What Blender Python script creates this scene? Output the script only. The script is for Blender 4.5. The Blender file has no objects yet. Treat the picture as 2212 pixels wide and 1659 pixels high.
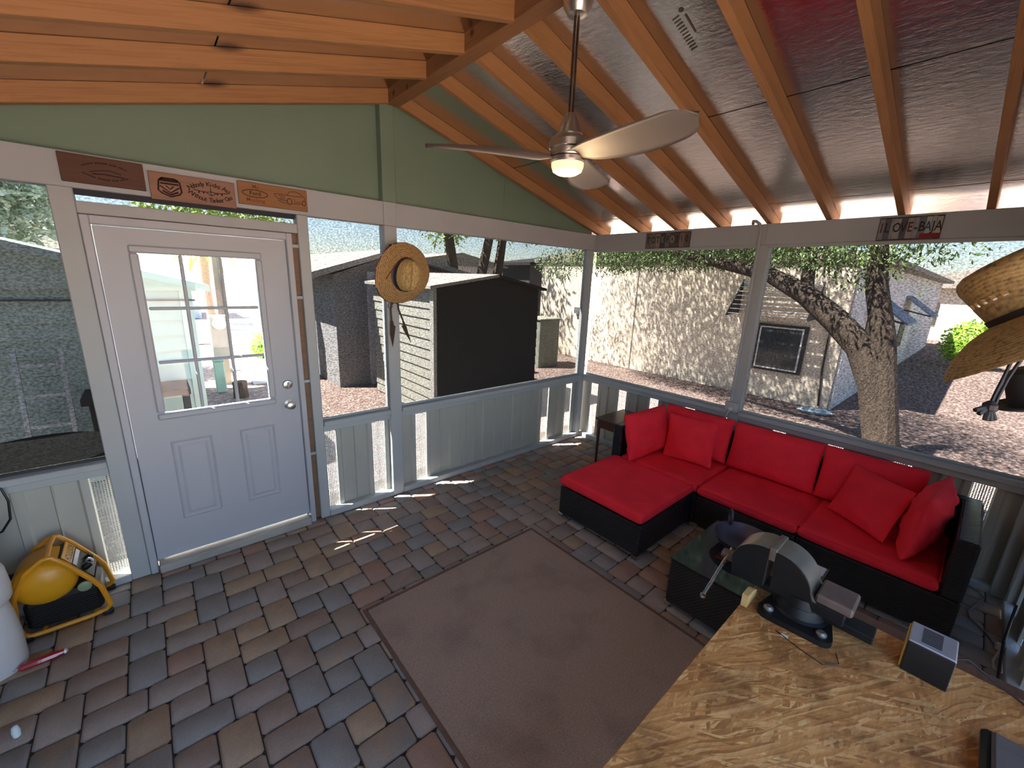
import bpy, math, random
from mathutils import Vector, Matrix, Euler, noise as mnoise
random.seed(7)
SC = bpy.context.scene
COL = SC.collection
R = math.radians

# ------------------------------------------------------------------ camera, sky, sun, exposure
cd = bpy.data.cameras.new('camera'); cam = bpy.data.objects.new('camera', cd); COL.objects.link(cam)
CP = Vector((-3.9922, -3.1663, 1.9047))
FW = Vector((0.64189, 0.72659, -0.24505)); RT = Vector((0.75526, -0.65431, 0.03826)); UP = Vector((0.13254, 0.20963, 0.96876))
FPX = 888.7
cd.sensor_fit = 'HORIZONTAL'; cd.sensor_width = 36; cd.lens = FPX / 2212 * 36
cd.clip_start = 0.02; cd.clip_end = 500
cam.matrix_world = Matrix(((RT.x, UP.x, -FW.x, CP.x), (RT.y, UP.y, -FW.y, CP.y), (RT.z, UP.z, -FW.z, CP.z), (0, 0, 0, 1)))
SC.camera = cam
SUNV = Vector((-.40, .26, .72)).normalized()           # towards the sun
w = bpy.data.worlds.new('sky'); SC.world = w; w.use_nodes = True
nt = w.node_tree; sk = nt.nodes.new('ShaderNodeTexSky'); sk.sky_type = 'NISHITA'; sk.sun_disc = False
sk.sun_elevation = math.asin(SUNV.z); sk.sun_rotation = math.atan2(SUNV.x, SUNV.y); sk.air_density = 1.0; sk.dust_density = .6; sk.ozone_density = 1.5
nt.links.new(sk.outputs[0], nt.nodes['Background'].inputs[0]); nt.nodes['Background'].inputs[1].default_value = 0.21
sd = bpy.data.lights.new('sun', 'SUN'); sd.energy = 24; sd.angle = R(.6); sd.color = (1, .95, .87)
so = bpy.data.objects.new('sun', sd); COL.objects.link(so); so.rotation_euler = (-SUNV).to_track_quat('-Z', 'Y').to_euler(); so.location = (-10, 8, 20)
SC.view_settings.view_transform = 'Standard'; SC.view_settings.look = 'None'; SC.view_settings.gamma = 1
SC.view_settings.use_curve_mapping = False; SC.view_settings.exposure = 2.28

# ------------------------------------------------------------------ helpers
def lin(h):
    h = h.lstrip('#'); o = []
    for i in (0, 2, 4):
        c = int(h[i:i+2], 16) / 255
        o.append(c / 12.92 if c <= .04045 else ((c + .055) / 1.055) ** 2.4)
    return (*o, 1)

def new_mat(name):
    m = bpy.data.materials.new(name); m.use_nodes = True
    return m, m.node_tree, m.node_tree.nodes['Principled BSDF']

def ramp(t, fac, stops):
    r = t.nodes.new('ShaderNodeValToRGB'); e = r.color_ramp.elements
    while len(e) < len(stops): e.new(.5)
    for i, (p, c) in enumerate(stops): e[i].position = p; e[i].color = c
    t.links.new(fac, r.inputs[0]); return r.outputs[0]

def coords(t, scale=(1, 1, 1), kind='Object', rot=(0, 0, 0)):
    c = t.nodes.new('ShaderNodeTexCoord'); mp = t.nodes.new('ShaderNodeMapping')
    mp.inputs['Scale'].default_value = scale; mp.inputs['Rotation'].default_value = rot
    t.links.new(c.outputs[kind], mp.inputs[0]); return mp.outputs[0]

def noise(t, vec, scale, detail=4, rough=.55, dist=0):
    n = t.nodes.new('ShaderNodeTexNoise'); n.inputs['Scale'].default_value = scale; n.inputs['Detail'].default_value = detail
    n.inputs['Roughness'].default_value = rough; n.inputs['Distortion'].default_value = dist
    if vec is not None: t.links.new(vec, n.inputs['Vector'])
    return n.outputs[0]

def add_bump(t, b, h, strength, dist=.01):
    bp = t.nodes.new('ShaderNodeBump'); bp.inputs['Strength'].default_value = strength; bp.inputs['Distance'].default_value = dist
    t.links.new(h, bp.inputs['Height']); t.links.new(bp.outputs[0], b.inputs['Normal'])

def scl(c, f): return (min(1, c[0]*f), min(1, c[1]*f), min(1, c[2]*f), 1)

def mat(name, col, rough=.6, metal=0., var=.12, scale=6, stretch=(1, 1, 1), bump=0, bscale=None, bdist=.004, emit=0, kind='Object', spec=.5, coat=0):
    m, t, b = new_mat(name); c = lin(col) if isinstance(col, str) else col
    b.inputs['Roughness'].default_value = rough; b.inputs['Metallic'].default_value = metal
    b.inputs['Specular IOR Level'].default_value = spec; b.inputs['Coat Weight'].default_value = coat
    v = coords(t, stretch, kind)
    n = noise(t, v, scale)
    t.links.new(ramp(t, n, [(.3, scl(c, 1 - var)), (.7, scl(c, 1 + var))]), b.inputs['Base Color'])
    if bump: add_bump(t, b, noise(t, v, bscale or scale * 6), bump, bdist)
    if emit:
        b.inputs['Emission Color'].default_value = c; b.inputs['Emission Strength'].default_value = emit
    return m

class MB:
    def __init__(s): s.v = []; s.f = []; s.mi = []; s.cur = 0
    def add(s, vs, fs):
        o = len(s.v); s.v += [tuple(x) for x in vs]; s.f += [tuple(i + o for i in f) for f in fs]; s.mi += [s.cur] * len(fs); return s
    def box(s, x0, x1, y0, y1, z0, z1, b=0, M=None):
        x0, x1 = sorted((x0, x1)); y0, y1 = sorted((y0, y1)); z0, z1 = sorted((z0, z1))
        lo = (x0, y0, z0); hi = (x1, y1, z1)
        if b <= 0:
            vs = [(x, y, z) for x in (x0, x1) for y in (y0, y1) for z in (z0, z1)]
            fs = [(0, 1, 3, 2), (4, 6, 7, 5), (0, 4, 5, 1), (2, 3, 7, 6), (0, 2, 6, 4), (1, 5, 7, 3)]
        else:
            b = min(b, .49 * min(x1 - x0, y1 - y0, z1 - z0)); vs = []; ix = {}
            for i in (0, 1):
                for j in (0, 1):
                    for k in (0, 1):
                        for a in range(3):
                            sg = (i, j, k); p = []
                            for q in range(3):
                                e = hi[q] if sg[q] else lo[q]
                                p.append(e if q == a else (e - b if sg[q] else e + b))
                            ix[i, j, k, a] = len(vs); vs.append(tuple(p))
            fs = []
            for a in range(3):
                u, w_ = [q for q in range(3) if q != a]
                for sd_ in (0, 1):
                    q4 = []
                    for (p, q) in ((0, 0), (1, 0), (1, 1), (0, 1)):
                        sg = [0, 0, 0]; sg[a] = sd_; sg[u] = p; sg[w_] = q; q4.append(ix[(*sg, a)])
                    fs.append(tuple(q4))
                for p in (0, 1):
                    for q in (0, 1):
                        g = [0, 0, 0]; g[u] = p; g[w_] = q; h = list(g); h[a] = 1
                        fs.append((ix[(*g, u)], ix[(*h, u)], ix[(*h, w_)], ix[(*g, w_)]))
            for i in (0, 1):
                for j in (0, 1):
                    for k in (0, 1): fs.append((ix[i, j, k, 0], ix[i, j, k, 1], ix[i, j, k, 2]))
        if M is not None: vs = [tuple(M @ Vector(p)) for p in vs]
        return s.add(vs, fs)
    def tube(s, pts, r, n=8, cap=True, closed=False):
        pts = [Vector(p) for p in pts]; N = len(pts); rr = r if isinstance(r, (list, tuple)) else [r] * N
        vs = []; fs = []; prev = None
        for i, p in enumerate(pts):
            if closed: d = (pts[(i + 1) % N] - pts[i - 1]).normalized()
            else: d = (pts[min(i + 1, N - 1)] - pts[max(i - 1, 0)]).normalized()
            if prev is None:
                a = Vector((0, 0, 1)) if abs(d.z) < .9 else Vector((1, 0, 0)); x = d.cross(a).normalized()
            else: x = (prev - d * prev.dot(d)).normalized()
            prev = x; y = d.cross(x)
            for k in range(n):
                an = 2 * math.pi * k / n; vs.append(p + (x * math.cos(an) + y * math.sin(an)) * rr[i])
        for i in range(N if closed else N - 1):
            for k in range(n):
                a, b_ = i * n + k, i * n + (k + 1) % n; c, d_ = ((i + 1) % N) * n + (k + 1) % n, ((i + 1) % N) * n + k
                fs.append((a, b_, c, d_))
        if cap and not closed: fs += [tuple(range(n))[::-1], tuple(range((N - 1) * n, N * n))]
        return s.add(vs, fs)
    def lathe(s, prof, n=24, M=None, cap0=True, cap1=True, sx=1, sy=1, skip=None):
        vs = []; fs = []
        for (r, z) in prof:
            for k in range(n): an = 2 * math.pi * k / n; vs.append((r * math.cos(an) * sx, r * math.sin(an) * sy, z))
        for i in range(len(prof) - 1):
            for k in range(n):
                if skip and skip(i, k): continue
                fs.append((i * n + k, i * n + (k + 1) % n, (i + 1) * n + (k + 1) % n, (i + 1) * n + k))
        if cap0: fs.append(tuple(range(n))[::-1])
        if cap1: fs.append(tuple(range((len(prof) - 1) * n, len(prof) * n)))
        if M is not None: vs = [tuple(M @ Vector(p)) for p in vs]
        return s.add(vs, fs)
    def prism(s, poly, d0, d1, axis='y', M=None):
        n = len(poly)
        def P(u, v, d): return {'y': (u, d, v), 'x': (d, u, v), 'z': (u, v, d)}[axis]
        vs = [P(u, v, d0) for u, v in poly] + [P(u, v, d1) for u, v in poly]
        fs = [tuple(range(n)), tuple(range(n, 2 * n))[::-1]] + [(i, (i + 1) % n, n + (i + 1) % n, n + i) for i in range(n)]
        if M is not None: vs = [tuple(M @ Vector(p)) for p in vs]
        return s.add(vs, fs)
    def mesh(s, name, mats, smooth=True, angle=35):
        me = bpy.data.meshes.new(name); me.from_pydata(s.v, [], s.f)
        for m in (mats if isinstance(mats, (list, tuple)) else [mats]): me.materials.append(m)
        if any(s.mi): me.polygons.foreach_set('material_index', s.mi)
        me.validate(); fix_normals(me)
        if smooth:
            me.polygons.foreach_set('use_smooth', [True] * len(me.polygons)); me.set_sharp_from_angle(angle=R(angle))
        me.update(); return me
    def build(s, name, mats, parent=None, smooth=True, world=True, angle=35):
        if world and parent is not None:
            o = wloc(parent)
            if o.length > 0: s.v = [(x - o.x, y - o.y, z - o.z) for x, y, z in s.v]
        return link(name, s.mesh(name, mats, smooth, angle), parent)

import bmesh
def fix_normals(me):
    bm = bmesh.new(); bm.from_mesh(me); bmesh.ops.recalc_face_normals(bm, faces=bm.faces); bm.to_mesh(me); bm.free()

def wloc(o):
    v = Vector((0, 0, 0))
    while o is not None: v += o.location; o = o.parent
    return v
def link(name, data, parent=None, loc=None):
    o = bpy.data.objects.new(name, data); COL.objects.link(o)
    if parent is not None: o.parent = parent
    if loc is not None: o.location = loc
    return o
def tag(o, label=None, cat=None, group=None, kind=None):
    for k, v in (('label', label), ('category', cat), ('group', group), ('kind', kind)):
        if v: o[k] = v
    return o
def thing(name, label, cat, loc=(0, 0, 0), group=None, rot=None):
    o = link(name, None, None, loc); o.empty_display_size = .05
    if rot: o.rotation_euler = rot
    return tag(o, label, cat, group)
def struct(name, loc=(0, 0, 0)): return tag(link(name, None, None, loc), kind='structure')

_txt = {}
def prep_text(strings, size=1.0):
    obs = []
    for s_ in set(strings):
        if s_ in _txt: continue
        c = bpy.data.curves.new('t', 'FONT'); c.body = s_; c.size = 1; c.align_x = 'CENTER'; c.align_y = 'CENTER'; c.resolution_u = 2; c.offset = .014
        o = bpy.data.objects.new('t', c); COL.objects.link(o); obs.append((s_, o))
    bpy.context.view_layer.update(); dg = bpy.context.evaluated_depsgraph_get()
    for s_, o in obs:
        me = bpy.data.meshes.new_from_object(o.evaluated_get(dg)); 
        _txt[s_] = ([tuple(v.co) for v in me.vertices], [tuple(p.vertices) for p in me.polygons]); bpy.data.meshes.remove(me)
    for s_, o in obs: c = o.data; bpy.data.objects.remove(o); bpy.data.curves.remove(c)
def put_text(mb, s_, M, size, sx=1.0):
    vs, fs = _txt[s_]; mb.add([tuple(M @ Vector((x * size * sx, y * size, 0))) for x, y, z in vs], fs)
def frame(o, u, v):
    u = Vector(u).normalized(); v = Vector(v).normalized(); n = u.cross(v)
    return Matrix(((u.x, v.x, n.x, o[0]), (u.y, v.y, n.y, o[1]), (u.z, v.z, n.z, o[2]), (0, 0, 0, 1)))
def arc_text(mb, s_, M, size, cx, cy, rad, step, up=1):
    n = len(s_)
    for i, ch in enumerate(s_):
        if ch == ' ': continue
        a = (i - (n - 1) / 2) * step
        x = cx + rad * math.sin(a); y = cy + up * (rad * math.cos(a) - rad)
        put_text(mb, ch, M @ Matrix.Translation((x, y, 0)) @ Matrix.Rotation(-a * up, 4, 'Z'), size)
prep_text(list("NobdyKicksAWthutTanerGs") + ['My', 'Ford', 'Mustang', 'BOSTITCH', 'I', 'L', 'O', 'V', 'E', '-', 'B', 'A', 'J', 'T', 'F', 'H.', 'S', '42', 'K', 'Q', '0'])

# ------------------------------------------------------------------ materials
WHITE = mat('white_paint', '#b0b5b6', .55, var=.04, scale=3, bump=.15, bscale=40, bdist=.002)
GREEN = mat('sage_paint', '#798f7b', .7, var=.04, scale=2, bump=.25, bscale=160, bdist=.002)
DOORW = mat('door_white', '#b6b9c0', .45, var=.02, scale=2)
GREYSOF = mat('soffit_grey', '#b4b5ab', .45, var=.04, scale=3, metal=.0)
NICKEL = mat('brushed_nickel', '#dcd8d0', .3, 1, var=.06, scale=20, stretch=(1, 1, 8))
CHROME = mat('chrome', '#d8d8d8', .12, 1, var=.02)
BLADE = mat('blade_silver', '#857d76', .5, .2, var=.04)
BLACK = mat('black_plastic', '#141416', .45, var=.1)
IRON = mat('dark_iron', '#26252a', .5, .55, var=.2, scale=18, bump=.2, bscale=90, bdist=.002)
STEEL = mat('worn_steel', '#8d8880', .42, .75, var=.15, scale=14, bump=.1, bscale=60)
RUSTY = mat('brown_steel', '#6f5f57', .55, .4, var=.2, scale=20)
STRAWC = None

def wood(name, c1, c2, rough=.6, gs=(1.2, 26, 26), knots=True, dark='#3a1d0a'):
    m, t, b = new_mat(name); b.inputs['Roughness'].default_value = rough
    v = coords(t, gs); n = noise(t, v, 1.6, 6, .6, .6)
    c = ramp(t, n, [(.25, lin(c1)), (.55, lin(c2)), (.8, scl(lin(c1), 1.15))])
    if knots:
        vo = t.nodes.new('ShaderNodeTexVoronoi'); vo.inputs['Scale'].default_value = 1.0
        t.links.new(coords(t, (2.6, 9, 9)), vo.inputs['Vector'])
        k = ramp(t, vo.outputs['Distance'], [(.08, (.85, .85, .85, 1)), (.24, (0, 0, 0, 1))])
        mx = t.nodes.new('ShaderNodeMix'); mx.data_type = 'RGBA'; t.links.new(k, mx.inputs[0]); t.links.new(c, mx.inputs[6]); mx.inputs[7].default_value = lin(dark); c = mx.outputs[2]
    t.links.new(c, b.inputs['Base Color']); add_bump(t, b, n, .15, .003)
    return m
RAFTER = wood('rafter_pine', '#916239', '#ae7f50', gs=(1.6, 60, 60))
BEAMW = wood('ridge_pine', '#7d5230', '#966a42', gs=(60, 1.6, 60))
SIGNW = [wood('sign_dark', '#4f3020', '#5d3a25', knots=False), wood('sign_pink', '#8b6450', '#99725c', knots=False), wood('sign_orange', '#8c6036', '#9a6c40', knots=False)]
BURN = mat('burnt_engraving', '#2c150a', .8, var=.1)
BURNL = mat('light_engraving', '#7a4526', .8, var=.1)
SIDEWOOD = wood('side_table_wood', '#4a2f20', '#5e3d2a', .4, knots=False)
PINE = wood('fresh_pine', '#c89c5c', '#d8b274', knots=False)
RAWW = wood('raw_stud', '#7a5c44', '#8a6a50', knots=False)
PLANK = wood('brown_plank', '#5c4436', '#6d5242', knots=False)

def foil_mat():
    m, t, b = new_mat('foil_facing'); b.inputs['Metallic'].default_value = 1; b.inputs['Base Color'].default_value = (.66, .65, .63, 1)
    v = coords(t, (26, 9, 26)); n = noise(t, v, 1.6, 6, .62, .3)
    n2 = noise(t, coords(t, (1.4, .8, 1)), 2.0, 4)
    b.inputs['Roughness'].default_value = .27
    t.links.new(ramp(t, n2, [(.3, (.14, .14, .14, 1)), (.7, (.24, .24, .24, 1))]), b.inputs['Roughness'])
    add_bump(t, b, n, .3, .006); return m
FOIL = foil_mat()

def screen_mat():
    # woven sun screen: openness falls with the angle because the threads have thickness
    m = bpy.data.materials.new('sun_screen'); m.use_nodes = True; t = m.node_tree; N = t.nodes; N.clear()
    out = N.new('ShaderNodeOutputMaterial'); g = N.new('ShaderNodeNewGeometry')
    d = N.new('ShaderNodeVectorMath'); d.operation = 'DOT_PRODUCT'; t.links.new(g.outputs['Normal'], d.inputs[0]); t.links.new(g.outputs['Incoming'], d.inputs[1])
    a = N.new('ShaderNodeMath'); a.operation = 'ABSOLUTE'; t.links.new(d.outputs['Value'], a.inputs[0])
    q = N.new('ShaderNodeMath'); q.operation = 'DIVIDE'; q.inputs[0].default_value = .09; t.links.new(a.outputs[0], q.inputs[1])
    o = N.new('ShaderNodeMath'); o.operation = 'SUBTRACT'; o.inputs[0].default_value = .24; o.use_clamp = True; t.links.new(q.outputs[0], o.inputs[1])
    n = noise(t, coords(t, (70, 70, 110)), 1.0, 2.5, .6)
    mr = N.new('ShaderNodeMapRange'); mr.inputs[1].default_value = .34; mr.inputs[2].default_value = .66; mr.inputs[3].default_value = .5; mr.inputs[4].default_value = 1.35; t.links.new(n, mr.inputs[0])
    k = N.new('ShaderNodeMath'); k.operation = 'MULTIPLY'; k.use_clamp = True; t.links.new(o.outputs[0], k.inputs[0]); t.links.new(mr.outputs[0], k.inputs[1])
    df = N.new('ShaderNodeBsdfDiffuse'); df.inputs[0].default_value = (.02, .02, .02, 1); tr = N.new('ShaderNodeBsdfTransparent')
    mx = N.new('ShaderNodeMixShader'); t.links.new(k.outputs[0], mx.inputs[0]); t.links.new(df.outputs[0], mx.inputs[1]); t.links.new(tr.outputs[0], mx.inputs[2])
    t.links.new(mx.outputs[0], out.inputs[0]); return m
SCREEN = screen_mat()

def glass_mat(name, tint=(.96, .98, .97, 1)):
    m = bpy.data.materials.new(name); m.use_nodes = True; t = m.node_tree; N = t.nodes; N.clear()
    out = N.new('ShaderNodeOutputMaterial'); tr = N.new('ShaderNodeBsdfTransparent'); tr.inputs[0].default_value = tint
    gl = N.new('ShaderNodeBsdfGlossy'); gl.inputs['Roughness'].default_value = .02; fr = N.new('ShaderNodeFresnel'); fr.inputs[0].default_value = 1.45
    mx = N.new('ShaderNodeMixShader'); t.links.new(fr.outputs[0], mx.inputs[0]); t.links.new(tr.outputs[0], mx.inputs[1]); t.links.new(gl.outputs[0], mx.inputs[2])
    t.links.new(mx.outputs[0], out.inputs[0]); return m
GLASS = glass_mat('pane_glass')

def fabric(name, col):
    m, t, b = new_mat(name); c = lin(col); b.inputs['Roughness'].default_value = .85; b.inputs['Sheen Weight'].default_value = .0
    b.inputs['Specular IOR Level'].default_value = .2
    v = coords(t); n = noise(t, v, 260, 2); n2 = noise(t, v, 5, 3); n3 = noise(t, v, 7, 3, .5, .8); ad = t.nodes.new('ShaderNodeMath'); ad.operation = 'MULTIPLY_ADD'; ad.inputs[1].default_value = 9; t.links.new(n3, ad.inputs[0]); t.links.new(n, ad.inputs[2])
    t.links.new(ramp(t, n2, [(.3, scl(c, .88)), (.7, scl(c, 1.1))]), b.inputs['Base Color']); add_bump(t, b, ad.outputs[0], .35, .002); return m
RED = fabric('red_canvas', '#fc3240')

def wicker():
    m, t, b = new_mat('black_wicker'); b.inputs['Roughness'].default_value = .38; b.inputs['Base Color'].default_value = (.012, .012, .014, 1)
    ck = t.nodes.new('ShaderNodeTexWave'); ck.inputs['Scale'].default_value = 40; ck.bands_direction = 'Z'; t.links.new(coords(t), ck.inputs[0])
    ck2 = t.nodes.new('ShaderNodeTexWave'); ck2.inputs['Scale'].default_value = 28; ck2.bands_direction = 'DIAGONAL'; t.links.new(coords(t), ck2.inputs[0])
    ad = t.nodes.new('ShaderNodeMath'); ad.operation = 'MULTIPLY'; t.links.new(ck.outputs[1], ad.inputs[0]); t.links.new(ck2.outputs[1], ad.inputs[1])
    add_bump(t, b, ad.outputs[0], .8, .006); return m
WICKER = wicker()

def osb():
    m, t, b = new_mat('strand_board'); b.inputs['Roughness'].default_value = .6
    base = coords(t, (1, 1, 1), 'Object'); acc = None
    nz = t.nodes.new('ShaderNodeTexNoise'); nz.inputs['Scale'].default_value = 4; nz.inputs['Detail'].default_value = 3; t.links.new(base, nz.inputs['Vector'])
    for i, (rz, sx, sy) in enumerate(((.55, 6, 80), (.15, 7, 95), (-.3, 8, 90), (.95, 8, 110), (.5, 9, 150))):
        ad = t.nodes.new('ShaderNodeVectorMath'); ad.operation = 'MULTIPLY_ADD'; ad.inputs[1].default_value = (.05, .05, 0); t.links.new(nz.outputs['Color'], ad.inputs[0]); t.links.new(base, ad.inputs[2])
        mp = t.nodes.new('ShaderNodeMapping'); mp.inputs['Rotation'].default_value = (0, 0, rz); mp.inputs['Location'].default_value = (.37 * i, .21 * i, 0); t.links.new(ad.outputs[0], mp.inputs[0])
        sc_ = t.nodes.new('ShaderNodeVectorMath'); sc_.operation = 'MULTIPLY'; sc_.inputs[1].default_value = (sx, sy, 1); t.links.new(mp.outputs[0], sc_.inputs[0])
        vo = t.nodes.new('ShaderNodeTexVoronoi'); vo.inputs['Scale'].default_value = 1; vo.inputs['Randomness'].default_value = 1; t.links.new(sc_.outputs[0], vo.inputs['Vector'])
        bw = t.nodes.new('ShaderNodeSeparateColor'); t.links.new(vo.outputs['Color'], bw.inputs[0])
        c = ramp(t, bw.outputs[0], [(0, lin('#a56c38')), (.4, lin('#c28749')), (.7, lin('#cf9556')), (1, lin('#e6b474'))])
        if acc is None: acc = c
        else:
            k = ramp(t, bw.outputs[1], [(.52, (0, 0, 0, 1)), (.60, (1, 1, 1, 1))])
            mx = t.nodes.new('ShaderNodeMix'); mx.data_type = 'RGBA'; t.links.new(k, mx.inputs[0]); t.links.new(acc, mx.inputs[6]); t.links.new(c, mx.inputs[7]); acc = mx.outputs[2]
    st = ramp(t, noise(t, base, 4.5, 5, .6), [(.38, (.36, .32, .30, 1)), (.53, (1, 1, 1, 1))])
    mu = t.nodes.new('ShaderNodeMix'); mu.data_type = 'RGBA'; mu.blend_type = 'MULTIPLY'; mu.inputs[0].default_value = .75; t.links.new(acc, mu.inputs[6]); t.links.new(st, mu.inputs[7])
    gr = noise(t, coords(t, (14, 160, 1), 'Object', (0, 0, .5)), 1, 4)
    m2 = t.nodes.new('ShaderNodeMix'); m2.data_type = 'RGBA'; m2.blend_type = 'MULTIPLY'; m2.inputs[0].default_value = .5; t.links.new(mu.outputs[2], m2.inputs[6]); t.links.new(ramp(t, gr, [(.3, (.62, .6, .58, 1)), (.6, (1, 1, 1, 1))]), m2.inputs[7])
    t.links.new(m2.outputs[2], b.inputs['Base Color'])
    add_bump(t, b, vo.outputs['Distance'], .2, .002); return m
OSB = osb()

def paver_mat(name, c1, c2):
    m, t, b = new_mat(name); b.inputs['Roughness'].default_value = .85; b.inputs['Specular IOR Level'].default_value = .2
    v = coords(t, kind='Object'); oi = t.nodes.new('ShaderNodeObjectInfo')
    ad = t.nodes.new('ShaderNodeVectorMath'); ad.operation = 'ADD'; g = t.nodes.new('ShaderNodeNewGeometry'); t.links.new(g.outputs['Position'], ad.inputs[0])
    n = noise(t, ad.outputs[0], 9, 5, .65, .4); f = noise(t, ad.outputs[0], 180, 3, .7)
    c = ramp(t, n, [(.3, lin(c1)), (.72, lin(c2))])
    mu = t.nodes.new('ShaderNodeMix'); mu.data_type = 'RGBA'; mu.blend_type = 'MULTIPLY'; mu.inputs[0].default_value = .55
    t.links.new(c, mu.inputs[6]); t.links.new(ramp(t, f, [(.3, (.6, .6, .6, 1)), (.65, (1.0, 1.0, 1.0, 1))]), mu.inputs[7])
    t.links.new(mu.outputs[2], b.inputs['Base Color']); add_bump(t, b, f, .5, .004); return m
PAV = [paver_mat('paver_slate', '#95928f', '#a39d98'), paver_mat('paver_plum', '#a5978f', '#b3a398'), paver_mat('paver_tan', '#aa9682', '#bfa488'),
       paver_mat('paver_rust', '#a68c7f', '#b6937f'), paver_mat('paver_brown', '#9c887c', '#aa9586'), paver_mat('paver_mix', '#96918b', '#b0967e')]
SAND = mat('joint_sand', '#3b322c', .95, var=.25, scale=60)

def gravel():
    m, t, b = new_mat('pink_gravel'); b.inputs['Roughness'].default_value = .95; v = coords(t)
    vo = t.nodes.new('ShaderNodeTexVoronoi'); vo.inputs['Scale'].default_value = 26; t.links.new(v, vo.inputs['Vector'])
    s = t.nodes.new('ShaderNodeSeparateColor'); t.links.new(vo.outputs['Color'], s.inputs[0])
    c = ramp(t, s.outputs[0], [(0, lin('#5c4a43')), (.5, lin('#74615a')), (1, lin('#8f8079'))]); t.links.new(c, b.inputs['Base Color'])
    add_bump(t, b, vo.outputs['Distance'], .8, .03); return m
GRAVEL = gravel()

def stucco(name, col): return mat(name, col, .9, var=.08, scale=1.5, bump=.3, bscale=45, bdist=.01)
STUCCO = stucco('cream_stucco', '#e6dac6'); STUCWHITE = stucco('white_stucco', '#dcdcdc')
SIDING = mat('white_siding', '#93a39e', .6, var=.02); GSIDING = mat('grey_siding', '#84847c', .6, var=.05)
DARKSIDE = mat('charcoal_and_shade', '#100e0d', .8, var=.1); ROOFG = mat('grey_shingle', '#8f8880', .9, var=.15, scale=30)  # the charcoal also carries shade on the garden shed's front and right roof
DARKTRIM = mat('dark_trim', '#3c3a38', .6); CONC = mat('concrete', '#8a8782', .9, var=.05, scale=2)
BARK = mat('bark', '#463b32', .95, var=.3, scale=8, stretch=(3, 3, 1), bump=.8, bscale=20, bdist=.03)
def leaf_mat(name, col):
    m, t, b = new_mat(name); c = lin(col); b.inputs['Roughness'].default_value = .6
    t.links.new(ramp(t, noise(t, coords(t), 7, 3), [(.3, scl(c, .65)), (.7, scl(c, 1.35))]), b.inputs['Base Color'])
    b.inputs['Transmission Weight'].default_value = 0; b.inputs['Subsurface Weight'].default_value = 0; return m
LEAF = leaf_mat('mesquite_leaf', '#5f7640'); LEAFL = leaf_mat('light_leaf', '#8fa64e'); LEAFB = leaf_mat('bush_leaf', '#8db53a')

# ------------------------------------------------------------------ floor: pavers
floor = tag(MB().box(-5.2, .45, -3.9, .35, -.12, -.012).build('floor', SAND), kind='structure')
U = .0718
def paver_verts(nx, ny, jit=0):
    wx, wy = nx * U / 2 - .0022, ny * U / 2 - .0022; r = .012; vs = []
    def ring(dx, z):
        a, c_ = wx - dx, wy - dx; q = r
        return [(a - q, -c_, z), (a, -c_ + q, z), (a, c_ - q, z), (a - q, c_, z), (-a + q, c_, z), (-a, c_ - q, z), (-a, -c_ + q, z), (-a + q, -c_, z)]
    vs = ring(0, -.03) + ring(0, -.0085) + ring(.006, -.001)
    fs = []
    for l in (0, 1):
        for i in range(8): fs.append((l * 8 + i, l * 8 + (i + 1) % 8, l * 8 + 8 + (i + 1) % 8, l * 8 + 8 + i))
    fs.append(tuple(range(16, 24))); return vs, fs
_pm = {}
for sz in ((2, 3), (3, 2), (2, 2)):
    mb = MB(); mb.add(*paver_verts(*sz)); _pm[sz] = mb.mesh('paver', PAV[0], angle=50)
TILE = [(0, 0, 2, 3), (0, 3, 2, 3), (2, 0, 2, 2), (2, 2, 3, 2), (2, 4, 2, 2), (1, 6, 3, 2)]
OX, OY = -3.728, -.518
def project(p):
    d = Vector(p) - CP; z = d.dot(FW)
    return (1106 + FPX * d.dot(RT) / z, 829.5 - FPX * d.dot(UP) / z, z)
RUG = (-3.285, -1.93, -3.2, -1.132)
cells = []
for a in range(-22, 23):
    for b_ in range(-22, 23):
        bx, by = 4 * a + 4 * b_, -4 * a + 4 * b_
        for (tx, ty, nx, ny) in TILE:
            cx = OX + (bx + tx + nx / 2) * U; cy = OY - (by + ty + ny / 2) * U; hx, hy = nx * U / 2, ny * U / 2
            if cx - hx < -5.08 or cx + hx > .14 or cy + hy > .17 or cy - hy < -3.78: continue
            if cx - hx > RUG[0] + .02 and cx + hx < RUG[1] - .02 and cy + hy < RUG[3] - .02 and cy - hy > -2.80: continue
            cells.append((cx, cy, nx, ny))
def area(c):
    x, y, z = project((c[0], c[1], 0))
    if z < .1 or not (-60 < x < 2270 and -60 < y < 1720): return 0
    if c[0] > -1.6 and c[1] < -1.15 and c[0] < -.0: return 0
    if c[1] < -2.85 and c[0] > -3.3: return 0
    return c[2] * c[3] / (z * z)
cells.sort(key=area, reverse=True)
W6 = [.24, .22, .16, .13, .17, .08]
rest = MB()
for i, (cx, cy, nx, ny) in enumerate(cells):
    k = random.choices(range(6), W6)[0]; dz = random.uniform(-.003, .001); tilt = (random.uniform(-.012, .012), random.uniform(-.012, .012), random.uniform(-.012, .012))
    if i < 300:
        o = link('paver', _pm[nx, ny], floor, (cx, cy, dz)); o.rotation_euler = tilt
        o.material_slots[0].link = 'OBJECT'; o.material_slots[0].material = PAV[k]
    else:
        vs, fs = paver_verts(nx, ny); M = Matrix.Translation((cx, cy, dz)) @ Euler(tilt).to_matrix().to_4x4()
        rest.cur = k; rest.add([tuple(M @ Vector(v)) for v in vs], fs)
tag(rest.build('far_pavers', PAV, floor, angle=50), kind='stuff')

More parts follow.
